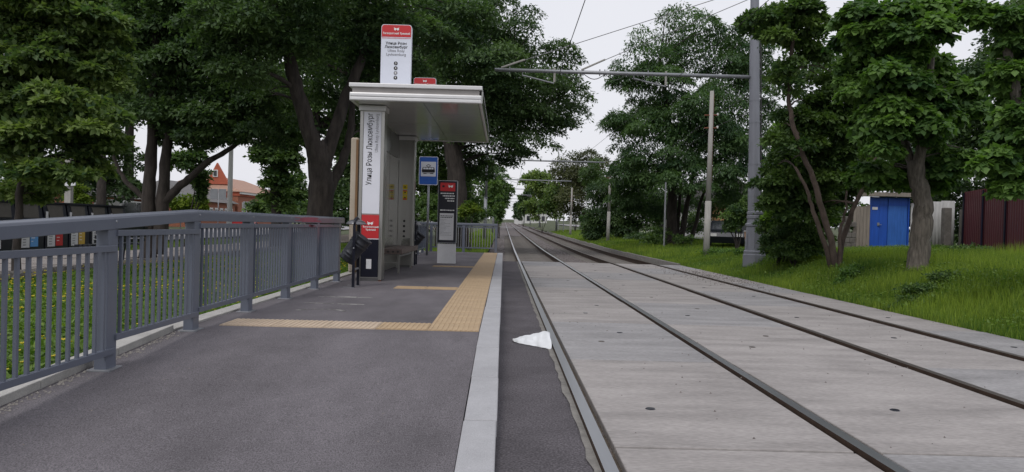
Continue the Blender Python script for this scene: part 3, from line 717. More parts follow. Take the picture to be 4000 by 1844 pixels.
def mast(x, Y, arm_side, label, arm=True, r=.11, h=7.2, group=None):
    z0 = rise(Y)+(.15 if x > 0 else -.05); t = thing('catenary_mast', label, 'pole', (x, Y, z0), group)
    b = MB(); b.tube([(x, Y, z0-.2), (x+.02*(1 if x > 0 else -1), Y, z0+3.2)], [r*1.15, r*1.1], 10); b.tube([(x, Y, z0+3.2), (x, Y, z0+h)], [r*.95, r*.8], 10); b.build('shaft', 'galv', t, smooth=True)
    b = MB(); b.tube([(x, Y, z0+3.15), (x, Y, z0+3.25)], r*1.25, 10); b.build('collar', 'pole_grey', t)
    if arm:
        za = 5.92+rise(Y); x0, x1 = (x, 7.2) if x < 3 else (-.4, x); arm_fit(t, x0, x1, Y, za, 1, 0, False)
        b = MB(); b.tube([(x, Y, z0+h-.1), (x+(3.2 if x < 3 else -3.2), Y, za+.05)], .012, 5); b.build('stay_wire', 'wire', t)
    return t
mast(-1.35, 55.7, 1, 'tall galvanised catenary mast standing by the hedge just past the platform end')
mast(-1.15, 83, 1, 'slim pale catenary mast next behind the hedge mast', h=6.6)
G = 'catenary masts far down the line'
for i, Y in enumerate((108, 134, 160, 188, 216, 246, 280, 320)):
    mast(7.4 if i % 2 == 0 else -1.3, Y, 1, 'small distant catenary mast carrying a cross arm far down the tram line', group=G, r=.13)
# contact wires
def wire(pts, r, label, m='wire_dark', cat='wire', group=None):
    b = MB(); b.tube(pts, r, 4, cap=False); o = b.build('overhead_wire', m, origin=pts[0]); return props(o, label, cat, group)
ysup = [-20, 23, 55.7, 83, 108, 134, 160, 188, 216, 246, 280]
for cx, lb in ((1.339, 'contact wire strung above the tram track beside the platform'), (4.675, 'contact wire strung above the tram track beside the grass bank')):
    pts = []
    for i, (a, c_) in enumerate(zip(ysup, ysup[1:])):
        for k in range(6):
            u = k/6; yy = a+(c_-a)*u; pts.append((cx+(.12 if i % 2 else -.12)*(1-2*u), yy, 5.57+rise(a)*(1-u)+rise(c_)*u-.1*math.sin(math.pi*u)))
    wire(pts, .009, lb)
# timber / concrete distribution poles on the bank
def dpole(x, Y, h, label, joint=True, r=.105, lean=.05):
    z0 = terrain(x, Y)-.1; t = thing('utility_pole', label, 'pole', (x, Y, z0))
    b = MB(); k = z0+2.3; b.tube([(x, Y, z0-.2), (x+.03, Y, k)], [r*1.2, r*1.15], 10)
    b.build('lower_shaft', 'pole_concrete', t, smooth=True)
    b = MB(); b.tube([(x+.03, Y, k-.15), (x+lean, Y, z0+h)], [r, r*.72], 9); b.build('upper_shaft', 'pole_concrete', t, smooth=True)
    b = MB(); b.tube([(x+.03+r, Y+.06, z0+3.0), (x+lean+r*.8, Y+.05, z0+h-.1)], .03, 5); b.build('rusty_rod', 'rust', t)
    for dz in (.95, 1.45):
        b = MB(); b.tube([(x-.22, Y, z0+h-dz), (x+.3, Y, z0+h-dz+.02)], .025, 6); br = b.build('bracket', 'rust', t)
        b = MB(); b.lathe([(0, .1), (.03, .1), (.045, .05), (.03, 0)], 8, (x+.3, Y, z0+h-dz)); b.build('insulator', 'trim_white', br)
    return Vector((x+.3, Y, z0+h-.85)), Vector((x+.3, Y, z0+h-1.35))
w1 = dpole(7.95, 30, 6.6, 'weathered pale concrete pole with rusty rod behind the ornate pole')
w2 = dpole(7.75, 57, 5.75, 'weathered pale pole with rust red streak in front of the dark thicket')
w3 = dpole(7.3, 84, 5.3, 'thin pale pole on the grass verge near the side street car')
for k in range(2):
    p, q, s_ = w1[k], w2[k], w3[k]
    far = (p, q, s_); pts = []
    start = Vector((8.3+.5*k, -14, 7.4-1.1*k))
    for a, c_ in ((start, p), (p, q), (q, s_)):
        for i in range(10): u = i/10; v_ = a.lerp(c_, u); pts.append((v_.x, v_.y, v_.z-.35*math.sin(math.pi*u)))
    wire(pts+[tuple(s_)], .012, ('upper', 'lower')[k]+' power wire running along the grass bank between the utility poles', 'wire_dark')
for x, Y, h, lb in ((8.6, 41, 3.6, 'thin bare grey post beside the locust trunks'), (7.6, 98, 3.4, 'short grey post standing in the far grass verge'), (8.5, 120, 4.5, 'slim grey post among the far green trees')):
    z0 = terrain(x, Y)-.1; b = MB(); b.tube([(x, Y, z0-.1), (x, Y, z0+h)], [.05, .045], 8); props(b.build('post', 'galv', origin=(x, Y, z0)), lb, 'post')

# ================================================================== LEFT BACKGROUND
def container():
    t = bpy.data.objects.new('waste_container', None); COL.objects.link(t); WL[t] = Vector((0, 0, 0))   # local: front faces +x, width along y
    MB().box(-1.1, 0, -.6, .6, .1, 1.02).build('body', 'container', t, bevel=.02)
    b = MB(); b.prism([(-1.1, 1.02), (-.02, 1.02), (-.12, 1.55), (-1.0, 1.55)], 'y', -.6, .6); b.build('hood', 'container', t)
    b = MB(); b.hexa([(-.045, -.36, 1.10), (-.01, -.36, 1.10), (-.01, .36, 1.10), (-.045, .36, 1.10)], [(-.13, -.42, 1.50), (-.095, -.42, 1.50), (-.095, .42, 1.50), (-.13, .42, 1.50)]); b.build('flap', 'flap', t)
    MB().box(-1.15, -.05, -.63, .63, 1.552, 1.60).build('roof_lip', 'container', t)
    MB().box(0.002, .01, -.62, -.50, 1.02, 1.30).build('label', 'paper', t)
    s1 = MB().box(.002, .012, -.52, -.13, .22, .78).build('notice', 'paper', t)
    b = MB()
    for z in (.7, .62, .54, .46, .38, .3): b.box(.0125, .016, -.45, -.45+random.uniform(.1, .24), z-.012, z+.012)
    b.build('text_lines', 'ink_grey', s1)
    for yy in (-.45, .45): b = MB(); b.lathe([(.0, .04), (.07, .04), (.07, -.04), (0, -.04)], 10, (-.25, yy, .07), (1, 0, 0)); b.build('wheel', 'rubber', t)
    return t
c0 = container()
lbls = ['black waste container with brown flap and plain notice, first of the row', 'black waste container with sky blue notice beside its white one',
        'black waste container with red notice beside its white one', 'black waste container with mustard yellow notice beside its white one',
        'black waste container with a single white notice near the red brick houses', 'black waste container at the row end beyond the yellow notice']
cols = [None, 'sky_blue', 'red', 'gold', None, None]
tree_src = [copy_tree(c0) for _ in range(5)]
for i, (o, lb, cl) in enumerate(zip([c0]+tree_src, lbls, cols)):
    o.location = (-14, 21.2+1.29*i+.47, rise(22)+.02); props(o, lb, 'waste bin', 'waste containers in a row'); WL[o] = Vector(o.location)
    if cl:
        s = MB().box(.002, .012, -.08, .29, .24, .80); me = s.mesh('colour_notice', cl); q = bpy.data.objects.new('colour_notice', me); COL.objects.link(q); q.parent = o
        b = MB()
        for z in (.7, .6, .5, .4): b.box(.0125, .016, -.04, .14*random.uniform(.3, 1), z-.01, z+.01)
        q2 = bpy.data.objects.new('text_lines', b.mesh('text_lines', 'ink_white')); COL.objects.link(q2); q2.parent = q
# park bench on the footpath
t = thing('park_bench', 'dark slatted park bench with its back to the railing on the footpath', 'bench', (-9.2, 18.5, .12))
for i in range(4): MB().box(-9.55+.1*i, -9.47+.1*i, 17.2, 19.6, .54, .58).build('seat_slat', 'black', t)
for i in range(5): b = MB(); x = -9.12+.02*i; b.box(x, x+.025, 17.2, 19.6, .62+.1*i, .69+.1*i); b.build('back_slat', 'black', t)
for yy in (17.4, 19.4):
    b = MB(); b.tube([(-9.55, yy, .1), (-9.5, yy, .55), (-9.15, yy, .55)], .025, 6); b.build('leg', 'black', t)
    b = MB(); b.tube([(-9.05, yy, .1), (-9.13, yy, .55), (-9.0, yy, 1.15)], .025, 6); b.build('leg', 'black', t)
# concrete post with torn white plastic
t = thing('concrete_post', 'square pale concrete post behind the waste containers', 'post', (-16.9, 30, .1))
MB().box(-17.02, -16.78, 29.9, 30.1, 0, 3.4).build('shaft', 'pole_concrete', t)
pts = [(0, 0), (.42, .02), (.45, .35), (.38, .42), (.44, .62), (.36, .66), (.33, .48), (.22, .40), (.16, .5), (.13, .72), (.03, .70), (.02, .4)]
b = MB(); b.prism([(-16.95+x*.9, 2.35+z*1.0) for x, z in pts], 'y', 29.82, 29.87)
props(b.build('torn_plastic', 'plastic_white', origin=(-16.8, 29.85, 2.3)), 'torn white plastic sheet caught on the concrete post above the containers', 'plastic sheet')
def signpost(x, Y, z0, ztop, plates, label, r=.04):
    t = thing('road_sign', label, 'road sign', (x, Y, z0)); b = MB(); b.tube([(x, Y, z0), (x, Y, ztop)], r, 8); b.build('pole', 'galv', t, smooth=True)
    for (x0, x1, za, zb) in plates: MB().box(x+x0, x+x1, Y-.07, Y-.045, za, zb).build('plate', 'galv', t, bevel=.01)
p = at(549, 527, 60); signpost(p.x, 60, rise(60), 3.5, [(-.62, -.03, 2.72, 3.55), (.04, .62, 2.72, 3.55)], 'pair of grey road sign backs on one post in front of the brick houses')
p = at(455, 527, 60); signpost(p.x, 60, rise(60), 3.2, [(-.42, .0, 2.55, 3.15), (.03, .42, 2.5, 3.15)], 'smaller grey road sign backs beside the dark tree fork')
p = at(620, 527, 66); signpost(p.x, 66, rise(66), 2.7, [(-.3, .3, 2.2, 2.75)], 'low pale sign board standing by the red car near the houses')
for vx, Y, h, lb in ((577, 48, 9.0, 'tall white lamp pole standing in front of the brick houses'), (763, 62, 4.4, 'short white pole close to the forked tree trunk')):
    p = at(vx, 527, Y); b = MB(); b.tube([(p.x, Y, rise(Y)), (p.x+.05, Y, h)], [.17, .11], 10); props(b.build('lamp_pole', 'trim_white', origin=(p.x, Y, rise(Y)), smooth=True), lb, 'pole')
# brick houses
def windows(par, X, ys, z0, z1, w_, arch=False):
    for yy in ys:
        f = MB().box(X+.003, X+.06, yy-w_/2-.12, yy+w_/2+.12, z0-.1, z1+.14).build('window', 'trim_white', par)
        MB().box(X+.061, X+.075, yy-w_/2, yy+w_/2, z0, z1).build('pane', 'glass_dark', f)
t = thing('brick_house', 'low brick house with grey roof and a row of white framed windows', 'house', (-33, 81, .2))
MB().box(-38, -30, 75, 86, .0, 2.95).build('wall', 'brick', t)
b = MB(); b.add([(-29.5, 74.6, 2.9), (-29.5, 86, 2.9), (-34, 86, 5.0), (-34, 76.6, 5.0), (-38.4, 74.6, 2.9), (-38.4, 86, 2.9)], [(0, 1, 2, 3), (4, 3, 2, 5), (0, 3, 4), (1, 5, 2), (0, 4, 5, 1)]); b.build('roof', 'roof_grey', t)
windows(t, -30, [76.1+1.42*i for i in range(7)], 1.1, 2.2, .7)
t = thing('brick_house', 'taller red brick house with tan roof and steep red gable', 'house', (-34, 92, .3))
MB().box(-39, -29.8, 86.3, 104, 0, 4.2).build('wall', 'brick', t)
MB().box(-39.1, -29.6, 86.2, 104.1, 3.85, 4.25).build('cornice', 'brick_red', t)
MB().box(-29.6, -29.35, 86.2, 104, 4.05, 4.3).build('gutter', 'trim_white', t)
b = MB(); b.add([(-29.2, 86, 4.3), (-29.2, 104.4, 4.3), (-34.5, 102, 6.3), (-34.5, 88, 6.3), (-39.5, 86, 4.3), (-39.5, 104.4, 4.3)], [(0, 1, 2, 3), (4, 3, 2, 5), (0, 3, 4), (1, 5, 2), (0, 4, 5, 1)]); rf = b.build('roof', 'roof_tan', t)
b = MB(); b.prism([(-33.6, 5.1), (-30.9, 5.1), (-31.3, 5.7), (-32.35, 7.5), (-33.2, 5.8)], 'y', 86.6, 87.0); g = b.build('gable', 'brick_red', t)
f = MB().box(-32.75, -32.2, 86.5, 86.58, 5.9, 6.7).build('window', 'trim_white', t); MB().box(-32.65, -32.3, 86.46, 86.49, 6.0, 6.6).build('pane', 'glass_dark', f)
windows(t, -29.8, [88.2, 90.4, 92.6, 94.8, 97], 1.2, 3.0, .95)
t = thing('house', 'small house with grey roof and white gable trim behind the dark tree', 'house', (-36, 66, .2))
MB().box(-40, -34.5, 62, 71, 0, 2.9).build('wall', 'brick', t)
b = MB(); b.prism([(-40.5, 2.85), (-34, 2.85), (-34, 3.0), (-37.2, 5.2), (-40.5, 3.0)], 'y', 61.7, 71.2); b.build('roof', 'roof_grey', t)
MB().add([(-34.0, 61.6, 2.95), (-33.9, 61.65, 3.2), (-37.2, 61.65, 5.35), (-37.2, 61.6, 5.1)], [(0, 1, 2, 3)]).build('verge_board', 'trim_white', t)
windows(t, -34.5, [63.5, 66, 68.5], 1.0, 2.1, .8)
t = thing('house', 'pale house with grey roof hidden behind the leafy trees at the containers', 'house', (-42, 44, .2))
MB().box(-46, -38, 38, 52, 0, 3.0).build('wall', 'wall_white', t)
b = MB(); b.prism([(-46.5, 2.95), (-37.5, 2.95), (-42, 5.4)], 'y', 37.6, 52.4); b.build('roof', 'roof_grey', t)
windows(t, -38, [40, 43, 46, 49], 1.0, 2.2, .9)

# ================================================================== RIGHT BACKGROUND
t = thing('metal_gate', 'bright blue double leaf metal gate set in the yard fence', 'gate', (14.4, 28.6, .65))
for k, (x0, x1, m_) in enumerate(((13.73, 14.03, 'gate_blue'), (14.035, 14.33, 'gate_blue'), (14.36, 14.72, 'gate_blue_pale'), (14.725, 15.08, 'gate_blue_pale'))):
    MB().box(x0, x1, 28.58+.006*(k % 2), 28.62, .72, 2.38).build('gate_panel', m_, t, bevel=.004)
for x0, x1 in ((13.73, 14.33), (14.36, 15.08)): MB().box(x0, x1, 28.575, 28.62, 2.385, 2.68).build('top_panel', 'gate_blue', t, bevel=.004)
for X in (13.68, 15.1): MB().box(X, X+.045, 28.55, 28.63, .6, 2.70).build('jamb', 'gate_blue', t)
b = MB(); b.box(13.95, 14.03, 28.55, 28.573, 1.62, 1.74); b.tube([(13.99, 28.53, 1.66), (14.1, 28.53, 1.66)], .012, 5); b.build('handle', 'galv', t)
MB().box(13.75, 13.95, 28.56, 28.573, 2.22, 2.32).build('number_plate', 'paper', t)
MB().box(13.7, 15.12, 28.625, 28.65, .64, 2.70).build('back_plate', 'gate_blue', t)
MB().box(13.5, 15.4, 28.2, 28.7, .5, .66).build('sill', 'kerb_old', t)
def corr(name, x0, y0, x1, y1, z0, z1, m_, pitch, depth, parent, square=False):
    L = math.hypot(x1-x0, y1-y0); x1 += (x1-x0)/L*.06; y1 += (y1-y0)/L*.06; L += .06; n = max(4, int(L/pitch*4)); ux, uy = (x1-x0)/L, (y1-y0)/L; v = []
    for i in range(n+1):
        s = L*i/n; q = depth*((1 if (i//2) % 2 else 0) if square else .5+.5*math.sin(2*math.pi*s/pitch))
        X, Y_ = x0+ux*s+uy*q, y0+uy*s-ux*q; v += [(X, Y_, z0), (X, Y_, z1)]
    b = MB(); b.add(v, [(2*i, 2*i+2, 2*i+3, 2*i+1) for i in range(n)]); o = b.build(name, m_, parent, smooth=not square)
    o.modifiers.new('t', 'SOLIDIFY').thickness = .004; return o
t = thing('sheet_fence', 'pale corrugated sheet fence between the blue gate and the maroon fence', 'fence', (15.8, 28.5, .65))
for x0, x1, z1 in ((15.18, 15.75, 2.50), (15.77, 16.3, 2.58), (16.32, 16.75, 2.62)): corr('sheet', x0, 28.55, x1, 28.5, .62, z1, 'corrugated', .13, .03, t)
for X, h in ((16.28, 2.35), (16.95, 2.3)): MB().box(X, X+.26, 28.2, 28.45, .5, h).build('stone_post', 'masonry', t, bevel=.02)
t = thing('plank_fence', 'old grey plank fence with broken masonry adjoining the blue gate', 'fence', (13.2, 28.5, .6))
for i in range(5): MB().box(13.05+.125*i, 13.165+.125*i, 28.55, 28.58, .6, 2.35+random.uniform(-.05, .05)).build('plank', 'wood_old', t)
for i in range(7):
    for j in range(3):
        if random.random() < .8: MB().box(12.5+.19*j+.05*(i % 2), 12.68+.19*j+.05*(i % 2), 28.4, 28.62, .55+.2*i, .74+.2*i).build('block', 'masonry', t, bevel=.02)
t = thing('profiled_fence', 'dark maroon profiled metal fence behind the large leaved tree', 'fence', (15.5, 24, .8))
pts = [(16.95, 28.1), (16.35, 26.0), (15.75, 23.9), (15.15, 21.8), (14.5, 19.6), (13.9, 17.5)]
for (a, c_), (d, e) in zip(pts, pts[1:]): corr('sheet', d, e, a, c_, .80, 2.95, 'maroon', .2, .035, t, True)
for a, c_ in pts: MB().box(a-.03, a+.03, c_+.05, c_+.11, .5, 2.9).build('post', 'black', t)
b = MB(); b.hexa([(17.0, 28.05, .62), (17.3, 28.0, .62), (17.3, 28.1, .62), (17.0, 28.15, .62)], [(17.0, 28.0, 2.3), (17.3, 27.95, 2.3), (17.3, 28.05, 2.3), (17.0, 28.1, 2.3)]); wd = b.build('wicket', 'black', t)
MB().box(17.18, 17.26, 27.93, 27.955, 1.72, 1.87).build('mail_slot', 'paper', wd)
b = MB(); b.tube([(13.7, 28.3, 3.05), (14.0, 28.3, 3.12), (14.5, 28.3, 3.1), (14.75, 28.3, 3.0)], [.08, .2, .19, .09], 12)
props(b.build('rolled_tarpaulin', 'beige', origin=(14.2, 28.3, 2.9), smooth=True), 'beige rolled tarpaulin resting above the blue gate', 'tarpaulin')
MB().box(13.4, 15.3, 28.25, 28.75, 2.715, 2.86).build('lintel', 'wood_old', bpy.data.objects['metal_gate'])
t = thing('house', 'ochre and white house wall glimpsed between the locust trunks', 'house', (16, 58, .6))
MB().box(12.5, 15.2, 56, 64, .3, 3.3).build('wall', 'wall_white', t); MB().box(15.21, 20, 55.8, 64, .3, 3.3).build('side_wall', 'wall_orange', t)
b = MB(); b.prism([(12.2, 3.31), (20.3, 3.31), (16.2, 5.4)], 'y', 55.5, 64.4); b.build('roof', 'roof_grey', t)
for X in (13.4, 17): f = MB().box(X, X+.9, 55.72 if X > 15 else 55.93, 55.79 if X > 15 else 55.99, 1.3, 2.5).build('window', 'trim_white', t); MB().box(X+.1, X+.8, 55.68 if X > 15 else 55.89, 55.71 if X > 15 else 55.92, 1.4, 2.4).build('pane', 'glass_dark', f)
t = thing('house', 'distant grey and white house at the end of the tram line', 'house', (9, 290, rise(290)))
z0 = rise(290); MB().box(4, 16, 286, 300, z0-1, z0+4.5).build('wall', 'wall_white', t)
b = MB(); b.prism([(3.5, z0+4.4), (16.5, z0+4.4), (10, z0+8)], 'y', 285.5, 300.5); b.build('roof', 'roof_grey', t)
for X in (5.5, 8.5, 11.5, 14): MB().box(X, X+1.2, 285.9, 285.99, z0+1.2, z0+3).build('window', 'glass_dark', t)
def car(x, Y, z, ang, m_, label, van=False):
    t = bpy.data.objects.new('parked_car', None); COL.objects.link(t); props(t, label, 'car'); WL[t] = Vector((0, 0, 0))
    hw = .86
    if van: body = [(-2.2, .28), (2.2, .28), (2.25, .75), (2.0, 1.05), (1.35, 1.2), (.9, 1.85), (-2.1, 1.9), (-2.25, 1.2)]
    else: body = [(-2.1, .28), (2.1, .28), (2.18, .6), (2.05, .82), (1.05, .95), (.35, 1.42), (-1.1, 1.45), (-1.75, 1.0), (-2.15, .95)]
    b = MB(); n = len(body); v = []
    for yy, k in ((-hw, 1), (-hw*1.02, 0), (hw*1.02, 0), (hw, 1)):
        for px_, pz in body:
            ins = .0 if pz < 1.0 else .16*(pz-1.0)/.45
            v.append((px_, yy*(1-ins) if k == 0 else yy*(1-ins)*.97, pz))
    f = [tuple(range(n))[::-1], tuple(range(3*n, 4*n))]+[(i*n+j, i*n+(j+1) % n, (i+1)*n+(j+1) % n, (i+1)*n+j) for i in range(3) for j in range(n)]
    b.add(v, f); bd_ = b.build('body', m_, t, bevel=.05)
    zt = 1.78 if van else 1.37
    for s in (-1, 1):
        for a, c_ in (((-1.35, -.45), (-.4, .35)) if not van else ((-1.9, -.6), (-.5, .7))):
            q = MB(); y0 = s*hw*.965; q.hexa([(a, y0-.01, 1.0), (c_+.35, y0-.01, 1.0), (c_+.35, y0+.01, 1.0), (a, y0+.01, 1.0)], [(a+.1, s*hw*.85-.01, zt), (c_, s*hw*.85-.01, zt), (c_, s*hw*.85+.01, zt), (a+.1, s*hw*.85+.01, zt)]); q.build('side_window', 'glass_dark', t)
        MB().box(2.06, 2.19, s*.62-.14, s*.62+.14, .62, .76).build('headlight', 'lamp_glass', t); MB().box(-2.2, -2.08, s*.66-.1, s*.66+.1, .68, .88).build('tail_light', 'red', t)
        for X in (-1.3, 1.35):
            q = MB(); q.lathe([(.2, .1), (.31, .1), (.33, .05), (.33, -.05), (.31, -.1), (.2, -.1)], 18, (X, s*.8, .33), (0, s, 0)); wh = q.build('wheel', 'rubber', t, smooth=True)
            q = MB(); q.lathe([(0, .085), (.1, .095), (.2, .08), (.2, .0)], 12, (X, s*.8, .33), (0, s, 0)); q.build('rim', 'rim', wh)
    q = MB(); q.hexa([(.98 if not van else 1.36, -.7, 1.0 if not van else 1.2), (1.0 if not van else 1.38, -.7, .99 if not van else 1.2), (1.0 if not van else 1.38, .7, .99 if not van else 1.2), (.98 if not van else 1.36, .7, 1.0 if not van else 1.2)],
                     [(.40 if not van else .93, -.62, zt), (.43 if not van else .96, -.62, zt), (.43 if not van else .96, .62, zt), (.40 if not van else .93, .62, zt)]); q.build('windscreen', 'glass_dark', t)
    t.location = (x, Y, z); t.rotation_euler = (0, 0, ang)
car(11.6, 40, terrain(11.6, 40)-.06, R(255), 'car_dark', 'black parked car under the trees behind the weathered concrete pole')
car(12.9, 37, terrain(12.9, 37)-.06, R(80), 'car_grey', 'dark grey parked van beside the black car under the trees', True)
car(15.2, 95, terrain(14, 95)+.1, R(160), 'car_dark', 'dark car parked on the side street beyond the green verge')
p = at(615, 527, 68); car(p.x, 68, rise(68)+.12, R(100), 'red_car', 'red car parked on the street by the brick houses')
p = at(455, 555, 40); car(-20.5, 42, rise(42)+.17, R(90), 'trim_white', 'white van on the street seen between the railing balusters', True)

# ================================================================== VEGETATION
def cloud_mesh(name, V, nper, tint, m_, parent=None, kind=None, origin=None):
    """V: (n*nper,3) vertices, every nper of them one face."""
    n = len(V)//nper; off = WL[parent] if parent else Vector(origin or (0, 0, 0))
    me = bpy.data.meshes.new(name); V = (V-np.array(off)).astype(np.float32)
    me.vertices.add(n*nper); me.vertices.foreach_set('co', V.ravel())
    me.loops.add(n*nper); me.loops.foreach_set('vertex_index', np.arange(n*nper, dtype=np.int32))
    me.polygons.add(n); me.polygons.foreach_set('loop_start', np.arange(0, n*nper, nper, dtype=np.int32))
    a = me.attributes.new('tint', 'FLOAT', 'POINT'); a.data.foreach_set('value', np.repeat(np.clip(tint, 0, 1), nper).astype(np.float32))
    me.materials.append(M[m_]); me.update(calc_edges=True)
    o = bpy.data.objects.new(name, me); COL.objects.link(o)
    if parent: o.parent = parent; WL[o] = WL[parent]
    else: o.location = off; WL[o] = off
    if kind: o['kind'] = kind
    return o
def unit(v): return v/np.maximum(np.linalg.norm(v, axis=1, keepdims=True), 1e-9)
def leaf_faces(P, D, Nn, L, W):
    S = unit(np.cross(D, Nn)); L = L[:, None]; W = W[:, None]
    V = np.stack([P, P+D*L*.42+S*W*.5+Nn*L*.06, P+D*L, P+D*L*.42-S*W*.5+Nn*L*.06], 1)
    return V.reshape(-1, 3)
def crown_leaves(clumps, n, L, asp, per=26, spread=3.2, flat=.42, droop=.35, hang=.3, bough=6.5, fill=.2):
    """Every clump is a shell of flattened boughs; leaves sit mostly on a bough's upper and outer side."""
    w = np.array([c[3]*c[5]*(c[6] if len(c) > 6 else 1.) for c in clumps]); w /= w.sum()
    Ps, Ds, Ns, Ts = [], [], [], []
    for c, wi in zip(clumps, w):
        C = np.array(c[:3]); rad = np.array(c[3:6]); ni = max(40, int(n*wi)); br = min(bough*L, .6*min(rad))
        k = int(np.clip(1.5*(rad[0]*rad[1]+rad[1]*rad[2]+rad[0]*rad[2])/(br*br)*.75, 6, 500))
        u = unit(RNG.normal(size=(k, 3))); r = .5+.5*np.sqrt(RNG.random((k, 1)))
        cc = C+u*rad*r*1.0; bs = br*(.6+.8*RNG.random(k)); tb = np.clip(RNG.normal(.45, .2, k), 0, 1)
        q = RNG.choice(k, ni, p=bs**2/np.sum(bs**2)); m = ni
        g = RNG.normal(size=(m, 3)); g[:, 2] = np.abs(g[:, 2])*.9-.25; g += u[q]*.7*np.array([1, 1, .4]); g = unit(g)
        rr = (.35+.65*np.sqrt(RNG.random(m)))*bs[q]*(1+.25*RNG.normal(size=m)*.6)
        off = g*rr[:, None]; off[:, 2] *= flat; hd = np.linalg.norm(off[:, :2], axis=1); off[:, 2] -= droop*hd*hd/np.maximum(bs[q], .05)
        P = cc[q]+off
        f = RNG.random(m) < fill; P[f] = C+unit(RNG.normal(size=(f.sum(), 3)))*rad*(RNG.random((f.sum(), 1))**.5)*.9
        o2 = g.copy(); o2[:, 2] *= .2
        D = unit(o2*.8+RNG.normal(size=(m, 3))*.6+np.array([0, 0, -hang])); Nn = unit(np.array([0, 0, 1.])+g*.5+RNG.normal(size=(m, 3))*.42)
        Nn = unit(Nn-D*np.sum(Nn*D, 1, keepdims=True))
        Ps.append(P); Ds.append(D); Ns.append(Nn); Ts.append(tb[q]+RNG.normal(0, .16, m))
    P, D, Nn, T = map(np.concatenate, (Ps, Ds, Ns, Ts)); l = L*(.65+.7*RNG.random(len(P)))
    return leaf_faces(P, D, Nn, l, l*asp), T
def E(vx, vy, Y, rx, ry, d=None, w=1.):
    p = at(vx, vy, Y); a, b = px2m(rx, Y), px2m(ry, Y); return (p.x, p.y, p.z, a, d if d else (a+b)*.5, b, w)
def bend(pts):                                     # densify a limb and roughen it
    pts = [Vector(p) for p in pts]; out = []
    for i in range(len(pts)-1):
        p0, p1, p2, p3 = pts[max(i-1, 0)], pts[i], pts[i+1], pts[min(i+2, len(pts)-1)]
        for k in range(4):
            t = k/4; out.append(.5*((2*p1)+(p2-p0)*t+(2*p0-5*p1+4*p2-p3)*t*t+(3*p1-p0-3*p2+p3)*t**3)+Vector((random.gauss(0, .012), random.gauss(0, .012), 0)))
    return out+[pts[-1]]
def tree(name, label, cat, limbs, clumps, n, L, asp, leaf, bark='bark', group=None, base=None, connect=True, ground_z=None, **kw):
    base = Vector(base) if base is not None else Vector(limbs[0][0][0])
    t = thing(name, label, cat, base, group)
    b = MB(); nodes = []
    for pts, r0, r1 in limbs:
        q = bend(pts); k = len(q); rr = [(r0+(r1-r0)*i/(k-1))*random.uniform(.93, 1.07) for i in range(k)]
        if pts[0] == limbs[0][0][0]: rr[0] *= 1.35; rr[1] *= 1.12
        b.tube(q, rr, 9); nodes += list(zip(q, rr))
    if connect and nodes:
        up = [x for x in nodes if x[0].z > nodes[0][0].z+.25*(max(p[0].z for p in nodes)-nodes[0][0].z)] or nodes
        for c in clumps:
            C = Vector(c[:3])
            for k in range(3):
                e = C+Vector((random.uniform(-.7, .7)*c[3], random.uniform(-.7, .7)*c[4], random.uniform(-.5, .7)*c[5]))
                s, r = min(up, key=lambda x: (x[0]-e).length+max(0, x[0].z-e.z)*1.5)
                mid = s.lerp(e, .5)+Vector((random.uniform(-.1, .1), 0, .12*(e-s).length)); q = bend([s, mid, e]); r = min(r*.5, .012+.012*(e-s).length)
                b.tube(q, [r+(.008-r)*i/(len(q)-1) for i in range(len(q))], 5)
    b.build('trunk', bark, t, smooth=True)
    V, T = crown_leaves(clumps, n, L, asp, **kw)
    cloud_mesh('crown', V, 4, T, leaf, t); return t
def PT(Y, *pts): return [at(x, y, Y+(d[0] if d else 0)) for x, y, *d in pts]

# --- left side
Y = 19.5
g0 = at(800, 610, Y); g0.z = .05
tree('plane_tree', 'large dark tree with thick forked trunk behind the shelter', 'tree',
     [([g0]+PT(Y, (806, 520), (806, 440), (803, 395), (795, 360)), .36, .26),
      (PT(Y, (804, 415), (782, 345, -.2), (748, 230, -.5), (725, 140, -.7), (695, 40, -1), (660, -80, -1.2)), .24, .08),
      (PT(Y, (806, 440), (836, 345, .2), (872, 240, .4), (905, 160, .5), (935, 70, .6), (960, -60, .8)), .2, .07),
      (PT(Y, (808, 520), (838, 455, .5), (868, 390, .8), (885, 300, 1), (890, 200, 1.4)), .17, .06),
      (PT(Y, (745, 225, -.5), (690, 190, -1), (620, 165, -1.5)), .07, .03)],
     [E(760, 40, Y-1, 150, 90), E(900, 20, Y, 140, 80), E(1010, 90, Y+1, 120, 95), E(640, 110, Y-1.5, 110, 90), E(1100, 30, Y+2, 110, 80), E(655, 300, Y+1, 70, 80), E(880, 150, Y+2, 110, 90, w=.8), E(870, 320, Y+3, 55, 90),
      E(730, 200, Y+3, 120, 70, w=.7), E(1000, 230, Y+4, 100, 70), E(600, 20, Y-2, 120, 70), E(830, -90, Y-2, 220, 80, w=.6)], 80000, .12, .5, 'leaf_dark', spread=3.0)
Y = 21
g0 = at(372, 640, Y); g0.z = .05
